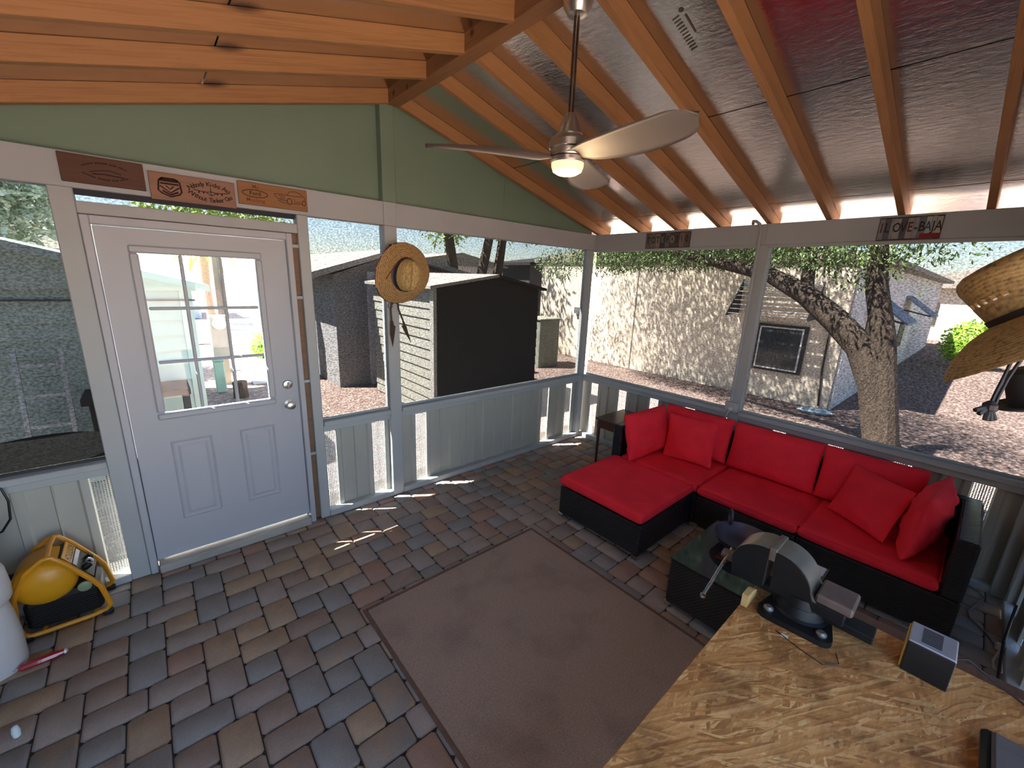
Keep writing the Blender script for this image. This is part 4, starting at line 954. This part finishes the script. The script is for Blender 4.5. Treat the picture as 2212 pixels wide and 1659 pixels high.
MB().tube([(-4.6900, -0.4870, .018), (-4.6820, -0.4870, .018), (-4.6300, -0.4860, .018), (-4.5700, -0.4840, .018), (-4.5550, -0.4830, .018), (-4.5400, -0.4830, .018)], [.010, .017, .018, .018, .013, .013], 8).build('handle', mat('red_acrylic', '#a01a22', .2, coat=.5), sdv)
MB().tube([(-4.5395, -0.4830, .018), (-4.5320, -0.4830, .018), (-4.5270, -0.4830, .018)], [.013, .012, .004], 8).build('end_cap', mat('clear_cap', '#d8cfcf', .2), sdv)
MB().tube([(-4.6905, -0.4870, .018), (-4.7080, -0.4872, .0175)], .004, 8).build('shaft', CHROME, sdv)
tag(MB().lathe([(.003, 0), (.012, .004), (.014, .03), (.010, .05), (.003, .055)], 14, at(-4.637, -.90, 0)).build('glass_bulb', mat('bulb_glass', '#dfeef4', .08)), 'tiny shiny glass bulb on the pavers near the frame edge', 'bulb')
tag(MB().tube([(-4.75, -.04, .80), (-4.685, -.045, .77), (-4.672, -.05, .70), (-4.682, -.05, .60), (-4.72, -.05, .54), (-4.78, -.05, .52)], .0055, 8).build('hanging_cord', BLACK), 'black cord looping down from the sill over the canister', 'cord')

# ------------------------------------------------------------------ conduit, outlet box and cords on the right wall
cdp = thing('conduit', 'white conduit bent over the header and running down the middle post', 'conduit', (-.02, -1.75, 0))
MB().tube([(.05, -1.655, 2.455), (.01, -1.67, 2.47), (-.018, -1.70, 2.465), (-.024, -1.735, 2.44), (-.026, -1.755, 2.39), (-.026, -1.756, 1.6), (-.026, -1.757, .90)], .0125, 10).build('pipe', WHITE, cdp)
ob = thing('outlet_box', 'white outlet box at the sill foot of the middle post with plug', 'outlet', (-.05, -1.79, .83))
MB().box(-.075, -.036, -1.835, -1.725, .807, .895, .005).build('box', WHITE, ob); MB().box(-.09, -.0755, -1.80, -1.765, .82, .85, .004).build('plug', mat('plug_white', '#d8d8d8', .4), ob)
MB().tube([(-.09, -1.785, .83), (-.11, -1.775, .80), (-.105, -1.755, .74), (-.10, -1.74, .70), (-.10, -1.72, .655)], .004, 6).build('cord', mat('cord_white', '#c9c9c6', .5), ob)
GC = mat('grey_cord', '#8a8886', .5)
tag(MB().tube([(-.02, -3.44, .006), (-.05, -3.50, .006), (-.12, -3.525, .006), (-.22, -3.50, .006), (-.37, -3.464, .006), (-.45, -3.475, .006), (-.54, -3.54, .006), (-.63, -3.575, .006), (-.68, -3.58, .03), (-.72, -3.58, .06)], .005, 7).build('extension_cord', GC), 'grey cord snaking over the pavers past the end of the sofa', 'cord')
tag(MB().box(-.745, -.715, -3.60, -3.56, .05, .085, .005).tube([(-.74, -3.58, .05), (-.80, -3.565, .01), (-.86, -3.57, .006), (-.9, -3.58, .03)], .006, 6).build('cord_connector', mat('connector_cream', '#b8aea4', .5)), 'cream plug connector at the end of the grey floor cord', 'plug')
tag(MB().tube([(-.55, -3.6, .25), (-.75, -3.58, .12), (-.95, -3.57, .10), (-1.15, -3.57, .02), (-1.3, -3.55, .01)], .006, 6).build('black_cable', BLACK), 'black cable drooping along the skirting panels behind the bench', 'cable')

# ------------------------------------------------------------------ outdoors
G = -.10
gd = tag(MB().box(-60, 80, -50, 90, -.5, G).build('ground', GRAVEL), kind='structure')
tag(MB().box(-2.75, -.9, 5.2, 14, G, G + .02).build('path', CONC), kind='structure')
tag(MB().box(-30, 30, 10.5, 17, G + .021, G + .03).build('street', CONC), kind='structure')

def leaves(name, m, parent, blobs, n, size, seed, droop=.0):
    rg = random.Random(seed); vs = []; fs = []; tot = sum(b_[3] * b_[4] * b_[5] for b_ in blobs)
    for (cx, cy, cz, rx, ry, rz) in blobs:
        for _ in range(int(n * rx * ry * rz / tot)):
            while True:
                p = Vector((rg.uniform(-1, 1), rg.uniform(-1, 1), rg.uniform(-1, 1)))
                if .25 < p.length < 1: break
            p = Vector((cx + p.x * rx, cy + p.y * ry, cz + p.z * rz)); d = Vector((rg.gauss(0, 1), rg.gauss(0, 1), rg.gauss(-droop, .8))).normalized(); e = d.cross(Vector((rg.gauss(0, 1), rg.gauss(0, 1), rg.gauss(0, 1)))).normalized()
            L = size * rg.uniform(.6, 1.5); W_ = L * .32; o = len(vs)
            vs += [p, p + d * L * .5 + e * W_ * .5, p + d * L, p + d * L * .5 - e * W_ * .5]; fs.append((o, o + 1, o + 2, o + 3))
    return tag(MB().add(vs, fs).build(name, m, parent, smooth=False), kind='stuff')

# neighbour's stucco house along the right side
hs = thing('neighbour_house', 'long cream stucco house beyond the right screens with white side wall', 'house', (8, 2, G))
MB().box(4.75, 20, -1.62, 5.6, G, 2.42).build('wall', STUCCO, hs); MB().box(4.80, 20, -1.66, -1.625, G, 2.42).build('side_wall', STUCWHITE, hs)
MB().prism([(-1.95, 2.421), (5.9, 2.421), (5.9, 2.52), (2, 3.0), (-1.95, 2.52)], 4.69, 20.3, 'x').build('roof', ROOFG, hs, smooth=False)
MB().box(4.735, 4.7495, 2.40, 2.42, G, 2.4).build('wall_seam', mat('seam_grey', '#a0968a', .9), hs)
wn = MB().box(4.70, 4.7495, -1.13, -.31, .43, 1.30).build('window', DARKTRIM, hs)
MB().box(4.685, 4.699, -1.05, -.39, .50, 1.23).build('pane', mat('dark_pane', '#3c4448', .1), wn)
MB().box(4.68, 4.70, -1.075, -.365, .475, .50).box(4.68, 4.70, -1.075, -.365, 1.23, 1.255).box(4.68, 4.70, -1.075, -1.05, .50, 1.23).box(4.68, 4.70, -.39, -.365, .50, 1.23).build('window_frame', STUCWHITE, wn)
aw = MB()
for i in range(8):
    t = i / 7; MB().box(4.70 - .52 * t, 4.70 - .52 * t + .09, -1.19, .07, 2.02 - .56 * t, 2.035 - .56 * t, 0).build('awning_slat', STUCWHITE, hs)
for y in (-1.21, .08): MB().prism([(4.75, 2.08), (4.74, 1.45), (4.15, 1.42)], y, y + .02, 'y').build('awning_bracket', DARKTRIM, hs)
MB().tube([(4.73, -1.42, 1.46), (4.73, -1.44, .6), (4.72, -1.5, -.05)], .016, 8).build('drain_pipe', DARKTRIM, hs)
MB().box(4.66, 4.7495, 4.06, 4.22, 1.10, 1.26).build('meter_box', mat('box_grey', '#6d7074', .5), hs)
for x0 in (6.0, 10.6):
    MB().prism([(-1.66, 1.90), (-1.66, 1.86), (-2.25, 1.38), (-2.25, 1.42)], x0, x0 + 1.4, 'x').build('side_awning', mat('awning_blue_%d' % x0, '#7d8694', .6), hs)
    MB().tube([(x0, -1.67, 1.55), (x0, -2.2, 1.42)], .018, 6).build('awning_arm', DARKTRIM, hs)
    MB().box(x0 + .2, x0 + 1.2, -1.675, -1.661, .55, 1.5).build('side_window', DARKTRIM, hs)
tag(MB().lathe([(.02, 0), (.10, .01), (.13, .05), (.10, .09), (.02, .10)], 16, at(4.28, -1.55, G) @ Matrix.Rotation(R(15), 4, 'Z'), sx=.8, sy=2.0).build('splash_block', mat('bag_blue', '#9db4c4', .6, var=.25, scale=12)), 'pale blue white bundle on the gravel at the foot of the drain pipe', 'bundle')

# mesquite in front of it
mq = thing('mesquite_tree', 'leaning mesquite tree with a thick forked trunk outside the right screen', 'tree', (2.6, -2.6, G))
MB().tube([(2.6, -2.66, G), (2.6, -2.58, .2), (2.6, -2.40, .8), (2.62, -2.2, 1.25), (2.6, -1.9, 1.55), (2.6, -1.5, 1.87), (2.65, -1.0, 2.12), (2.7, -.36, 2.26), (2.75, .5, 2.45)], [.24, .17, .15, .16, .15, .13, .10, .08, .05], 12).build('trunk', BARK, mq)
MB().tube([(2.58, -2.62, G), (2.55, -2.62, .3), (2.58, -2.50, .9), (2.6, -2.38, 1.4), (2.6, -2.2, 2.0), (2.5, -2.1, 2.8)], [.22, .13, .11, .12, .11, .07], 10).build('trunk_fork', BARK, mq)
MB().tube([(2.6, -1.5, 1.87), (2.9, -1.4, 2.3), (3.1, -1.3, 2.9)], [.09, .07, .04], 8).build('branch', BARK, mq)
leaves('foliage', LEAF, mq, [(2.7, -1.6, 2.75, 1.1, 1.2, .55), (2.9, .2, 2.75, 1.0, 1.3, .55), (3.2, 1.8, 2.8, 1.0, 1.3, .6), (2.2, -3.0, 2.95, .9, .8, .45), (3.0, -.4, 3.5, 1.5, 2.4, .8), (2.6, -2.0, 2.2, .35, .5, .25), (3.2, 2.2, 2.35, .5, .9, .3), (3.6, 3.9, 2.35, .5, .7, .4), (2.9, -.6, 2.4, .4, .9, .22), (3.0, 1.0, 2.42, .7, 2.2, .28), (2.6, -1.9, 2.45, .6, 1.2, .3), (2.9, 1.6, 4.5, 1.4, 3.0, .9), (2.9, 2.2, 5.4, 1.0, 1.6, .6)], 80000, .06, 5, 1.2)

# hedge bush and far house on the right
def bush(x, y, r, h_, label, seed, m=LEAFB):
    b_ = thing('round_bush', label, 'bush', (x, y, G)); MB().tube([(x, y, G), (x, y, G + h_ * .5)], [.08, .04], 6).build('stem', BARK, b_)
    leaves('foliage', m, b_, [(x, y, G + h_ * .52, r, r, h_ * .5)], 2600, .12, seed); MB().lathe([(r * .2, G + .02), (r * .72, G + h_ * .3), (r * .8, G + h_ * .6), (r * .4, G + h_ * .9)], 12, at(x, y, 0)).build('inner_mass', m, b_)
bush(14, -2.95, .62, 1.35, 'bright green bush at the far end of the gravel yard behind the hat', 11)
fh = thing('far_house', 'distant pale house beyond the gravel yard at the end of the stucco house', 'house', (26, -4, G))
MB().box(24, 30, -9, 1.2, G, 2.3).build('wall', STUCCO, fh); MB().prism([(-9.4, 2.3), (1.6, 2.3), (-4, 3.5)], 23.6, 30.4, 'x').build('roof', ROOFG, fh, smooth=False)
for y in (-7, -4, -1): MB().box(23.95, 23.999, y - .5, y + .5, .6, 1.6).build('window', DARKTRIM, fh)

# dark storage shed straight behind the gable screens
sx0, sx1, sy0, sy1 = -1.08, .86, 1.75, 3.75
sh2 = thing('garden_shed', 'garden shed with charcoal front darkened for shade and pale sunlit side behind the screen', 'shed', ((sx0 + sx1) / 2, 3, G))
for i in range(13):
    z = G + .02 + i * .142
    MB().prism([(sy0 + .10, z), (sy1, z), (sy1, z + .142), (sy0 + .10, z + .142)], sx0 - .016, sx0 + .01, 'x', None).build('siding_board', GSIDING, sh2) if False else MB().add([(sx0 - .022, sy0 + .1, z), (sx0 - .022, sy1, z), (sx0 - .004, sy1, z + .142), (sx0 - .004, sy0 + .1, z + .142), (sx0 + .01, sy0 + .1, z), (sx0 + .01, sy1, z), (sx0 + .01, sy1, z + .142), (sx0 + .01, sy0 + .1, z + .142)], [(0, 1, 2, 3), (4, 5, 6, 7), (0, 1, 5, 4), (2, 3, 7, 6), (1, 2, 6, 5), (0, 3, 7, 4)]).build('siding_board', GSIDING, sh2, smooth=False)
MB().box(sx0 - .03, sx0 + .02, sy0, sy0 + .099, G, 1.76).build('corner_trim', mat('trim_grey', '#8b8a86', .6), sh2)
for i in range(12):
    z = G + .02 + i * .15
    MB().add([(sx0 + .021, sy0 + .0, z), (sx1, sy0 + .0, z), (sx1, sy0 + .014, z + .15), (sx0 + .021, sy0 + .014, z + .15), (sx0 + .021, sy0 + .03, z), (sx1, sy0 + .03, z), (sx1, sy0 + .03, z + .15), (sx0 + .021, sy0 + .03, z + .15)], [(0, 1, 2, 3), (4, 5, 6, 7), (0, 1, 5, 4), (2, 3, 7, 6), (1, 2, 6, 5), (0, 3, 7, 4)]).build('front_board', DARKSIDE, sh2, smooth=False)  # near-black boards: shade on the front is put into their colour
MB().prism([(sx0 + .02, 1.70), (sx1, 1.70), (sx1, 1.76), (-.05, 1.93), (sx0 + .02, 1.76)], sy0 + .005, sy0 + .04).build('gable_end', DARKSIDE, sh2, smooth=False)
MB().box(sx1 - .02, sx1, sy0 + .05, sy1, G, 1.76).box(sx0 + .02, sx1, sy1 - .02, sy1, G, 1.76).build('back_walls', GSIDING, sh2)
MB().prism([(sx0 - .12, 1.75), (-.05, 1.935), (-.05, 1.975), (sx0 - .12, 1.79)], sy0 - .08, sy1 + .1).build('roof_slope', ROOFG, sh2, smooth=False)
MB().prism([(sx1 + .10, 1.75), (-.05, 1.935), (-.05, 1.975), (sx1 + .10, 1.79)], sy0 - .08, sy1 + .1).build('roof_slope', DARKSIDE, sh2, smooth=False)  # same roof, coloured dark here as its shaded slope

# grey house with a low gable further back
gh = thing('grey_house', 'grey gabled house behind the straw hat, beyond the gravel', 'house', (-.4, 7, G))
MB().prism([(-1.57, G), (.95, G), (.95, 1.93), (-.55, 2.25), (-1.57, 1.88)], 4.25, 12).build('wall', mat('grey_wall', '#7d7d7f', .9, var=.05), gh, smooth=False)
MB().box(-1.0, -.7, 4.2, 4.249, G, 1.95).build('wall_panel', mat('pale_wall', '#b0b0b4', .9), gh)
MB().prism([(-2.02, 1.80), (-.55, 2.28), (-.55, 2.36), (-2.02, 1.90)], 3.95, 12.2).build('roof_slope', ROOFG, gh, smooth=False); MB().prism([(1.35, 1.84), (-.55, 2.28), (-.55, 2.36), (1.35, 1.94)], 3.95, 12.2).build('roof_slope', ROOFG, gh, smooth=False)
MB().box(-2.25, -1.72, 5.4, 5.5, G, 1.72).build('white_side_wall', STUCWHITE, gh)
uc = thing('utility_cabinet', 'low grey green utility cabinet on the gravel right of the shed', 'cabinet', (3.12, 3.9, G))
MB().box(2.79, 3.45, 3.6, 4.2, G, 1.02, .01).build('body', mat('cabinet_green', '#7c8074', .7), uc); MB().box(2.76, 3.48, 3.57, 4.23, 1.021, 1.06, .01).build('lid', mat('cabinet_lid', '#8a8c80', .7), uc)
f2 = thing('white_mobile_home', 'low white mobile home with grey roof far behind the shed', 'house', (5.5, 11, G))
MB().box(2.6, 6.2, 9.5, 13, G, 2.32).build('wall', STUCWHITE, f2); MB().prism([(2.3, 2.32), (6.5, 2.32), (6.5, 2.38), (4.4, 2.75), (2.3, 2.38)], 9.2, 13.3).build('roof', ROOFG, f2, smooth=False)
dk = thing('dark_roofed_shed', 'dark roofed outbuilding between shed roof and mesquite foliage', 'shed', (7.9, 8.6, G))
MB().box(6.9, 9.3, 8.4, 10, G, 2.5).build('wall', DARKTRIM, dk); MB().prism([(6.6, 2.45), (9.6, 2.85), (9.6, 2.95), (6.6, 2.55)], 8.1, 10.3).build('roof', DARKSIDE, dk, smooth=False)
t2 = thing('three_stemmed_tree', 'tree with three bare stems rising behind the dark garden shed', 'tree', (3.5, 7, G))
for pts in ([(3.3, 7, G), (2.95, 7, 1.2), (2.63, 7, 2.03), (2.45, 7, 3.1), (2.3, 7, 4.2)], [(3.45, 7, G), (3.5, 7, 1.4), (3.62, 7, 2.1), (3.86, 7, 3.05), (4.1, 7, 4.1)], [(3.65, 7, G), (4.0, 7, 1.3), (4.22, 7, 2.1), (4.38, 7, 3.1), (4.7, 7, 4.3)]):
    MB().tube(pts, [.2, .16, .15, .13, .08], 9).build('stem', BARK, t2)
leaves('foliage', LEAFL, t2, [(2.4, 7, 3.2, .8, .8, .5), (3.6, 7, 4.3, 2.2, 1.6, .9), (1.2, 7.4, 3.9, 1.4, 1.2, .7), (5.2, 7, 3.6, 1.2, 1.2, .6)], 5000, .16, 21, .5)
t3 = thing('distant_tree', 'yellow green tree seen above the grey house roof', 'tree', (-2.2, 12.5, G))
MB().tube([(-2.2, 13.5, G), (-2.2, 13.5, 3)], [.16, .1], 8).build('trunk', BARK, t3); leaves('foliage', LEAFL, t3, [(-1.6, 13, 3.6, 1.6, 1, .8), (-3.2, 13, 3.2, 1.0, .8, .8)], 2500, .2, 31)

t4 = thing('pale_tree', 'pale green tree standing behind the white shed at the left edge', 'tree', (-6.3, 8.5, G))
MB().tube([(-6.3, 8.5, G), (-6.3, 8.5, 2.4)], [.18, .12], 8).build('trunk', BARK, t4); leaves('foliage', leaf_mat('pale_leaf', '#d2e4ca'), t4, [(-6.3, 8.0, 3.2, 1.5, .9, 1.3)], 7000, .2, 51)
# white shed, pedestals, bush and palm seen through the door glass
ws = thing('white_shed', 'white clapboard shed with corner trim outside the door and left screen', 'shed', (-5.6, 3.5, G))
WX0, WX1, WY = -7.6, -3.66, 2.02
for i in range(12):
    z = G + .02 + i * .148
    x1 = WX1 - .10
    MB().add([(WX0, WY - .012, z), (x1, WY - .012, z), (x1, WY + .004, z + .148), (WX0, WY + .004, z + .148), (WX0, WY + .02, z), (x1, WY + .02, z), (x1, WY + .02, z + .148), (WX0, WY + .02, z + .148)], [(0, 1, 2, 3), (4, 5, 6, 7), (0, 1, 5, 4), (2, 3, 7, 6), (1, 2, 6, 5), (0, 3, 7, 4)]).build('siding_board', SIDING, ws, smooth=False)
MB().box(WX1 - .099, WX1, WY - .02, WY + .08, G, 1.70).build('corner_trim', SIDING, ws)
MB().box(WX1 - .03, WX1 - .005, WY + .081, 5.6, G, 1.70).box(WX0, WX1, 5.58, 5.6, G, 1.7).box(WX0, WX0 + .02, WY + .03, 5.6, G, 1.7).build('side_walls', SIDING, ws)
MB().box(WX0, WX1 + .02, WY - .03, WY - .021, 1.585, 1.60).build('eave_trim', DARKTRIM, ws)  # dark trim line along the eave
MB().prism([(WX0, 1.68), (WX1 + .05, 1.68), (WX1 + .05, 1.72), (-5.6, 2.22), (WX0, 1.78)], WY - .04, WY + .03).build('gable_end', SIDING, ws, smooth=False)
MB().prism([(WX1 + .14, 1.68), (-5.6, 2.2), (-5.6, 2.26), (WX1 + .14, 1.74)], WY - .15, 5.7).build('roof_slope', SIDING, ws, smooth=False); MB().prism([(WX0 - .14, 1.7), (-5.6, 2.2), (-5.6, 2.26), (WX0 - .14, 1.76)], WY - .15, 5.7).build('roof_slope', SIDING, ws, smooth=False)
mt = thing('meter_pedestal', 'cream electric meter pedestal with round dial behind the door glass', 'meter', (-3.12, 5.5, G))
MB().box(-3.26, -2.98, 5.5, 5.66, .35, 1.12, .01).build('housing', mat('meter_cream', '#a8a498', .5), mt); MB().box(-3.2, -3.04, 5.52, 5.64, G, .349).build('post', mat('meter_post', '#b8ab98', .6), mt)
MB().lathe([(.10, 0), (.10, .04), (.085, .07), (.02, .075)], 20, at(-3.12, 5.499, .98) @ FA).build('dial', mat('dial_glass', '#c8d0d0', .2), mt)
pd = thing('green_pedestal', 'pale green square utility post on the gravel behind the door glass', 'pedestal', (-3.22, 5.0, G))
MB().box(-3.32, -3.18, 4.95, 5.09, G, .42, .01).build('post', mat('pedestal_green', '#8fb0a4', .6), pd); MB().box(-3.33, -3.17, 4.94, 5.10, .421, .46, .01).build('cap', mat('pedestal_cap', '#7fa094', .6), pd)
tag(MB().lathe([(.11, 0), (.10, .12), (.105, .26), (.02, .27)], 10, at(-3.05, 4.5, G)).build('tree_stump', BARK), 'short brown stump on the gravel in front of the green utility post', 'stump')
bush(-2.02, 7.9, .28, .55, 'round yellow green bush seen in the middle right door pane', 41)
mh = thing('white_trailer', 'long white trailer with roof cooler across the street behind the door', 'trailer', (-4.3, 18.5, G))
MB().box(-9, -2.4, 18, 21, .1, 2.2).build('wall', mat('trailer_white', '#a4a8b0', .6), mh); MB().box(-9.1, -2.3, 17.9, 21.1, 2.2, 2.35).build('roof', mat('trailer_roof', '#b8bcc4', .6), mh)
MB().box(-9, -2.4, 17.99, 18.02, G, .099).build('skirting', mat('skirt_blue', '#9aa4b4', .7), mh)
rcx = MB().box(-3.1, -2.4, 18.3, 19, 2.351, 2.9, .02).build('roof_cooler', mat('cooler_white', '#d8d8d4', .6), mh)
for i in range(8): MB().box(-3.0 + i * .07, -2.97 + i * .07, 18.28, 18.299, 2.45, 2.8).build('louvre', DARKTRIM, rcx)
pl_ = thing('palm_tree', 'palm with shaggy trunk across the street, seen in the upper door panes', 'palm', (-2.3, 15.5, G))
MB().tube([(-2.3, 15.5, G), (-2.32, 15.5, 1.2), (-2.28, 15.5, 2.6)], [.14, .12, .13], 8).build('trunk', mat('palm_bark', '#7a5c48', .9, var=.4, scale=30), pl_)
for k in range(13):
    a = 2 * math.pi * k / 13; el = .5 if k % 2 else .1; fr = MB(); vs = []; fs = []
    for i in range(7):
        t = i / 6; r = t * 1.15; z = 2.55 + el * t - .9 * t * t; w_ = .13 * math.sin(math.pi * (.15 + .85 * t)) + .01
        for s_ in (-1, 1): vs.append((-2.28 + r * math.cos(a) - s_ * w_ * math.sin(a), 15.5 + r * math.sin(a) + s_ * w_ * math.cos(a), z - .03))
        vs.append((-2.28 + r * math.cos(a), 15.5 + r * math.sin(a), z))
    for i in range(6):
        for (p, q) in ((0, 2), (2, 1)): fs.append((i*3+p, i*3+q, i*3+3+q, i*3+3+p))
    fr.add(vs, fs).build('frond', LEAFB, pl_, smooth=False)
# patio table, ladder and dark bench outside the left screen
TBL = mat('matte_black', '#0b0b0b', 1, spec=.05)
pt = thing('patio_table', 'black round patio table just outside the left screen', 'table', (-4.72, .95, G))
MB().lathe([(.02, .60), (.42, .60), (.43, .61), (.42, .622), (.02, .622)], 40, at(-4.72, .95, 0)).build('table_top', TBL, pt); MB().tube([(-4.72, .95, G + .03), (-4.72, .95, .6)], .03, 10).build('column', BLACK, pt); MB().lathe([(.22, G), (.2, G + .03), (.03, G + .05)], 20, at(-4.72, .95, 0)).build('foot', BLACK, pt)
ld = thing('leaning_ladder', 'short aluminium ladder leaning on the white shed beyond the round table', 'ladder', (-4.72, 1.6, G))
LAD = mat('ladder_alu', '#b4b6b4', .4, .6)
for x in (-4.86, -4.60): MB().box(x - .015, x + .015, -.012, .012, 0, 1.35, 0, at(x * 0, 1.55, G) @ Matrix.Rotation(R(-14), 4, 'X')).build('rail', LAD, ld)
for k in range(5):
    zz = .2 + k * .25; MB().box(-4.845, -4.615, -.01, .01, zz, zz + .025, 0, at(0, 1.55, G) @ Matrix.Rotation(R(-14), 4, 'X')).build('rung', LAD, ld)
dbn = thing('dark_bench', 'dark low garden bench along the white shed wall by the ladder', 'bench', (-4.1, 1.75, G))
MB().box(-4.52, -3.8, 1.55, 1.95, .76, .82, .005).build('seat', DARKSIDE, dbn)
for x in (-4.48, -3.86): MB().box(x, x + .05, 1.6, 1.9, G, .759).build('leg', DARKSIDE, dbn)
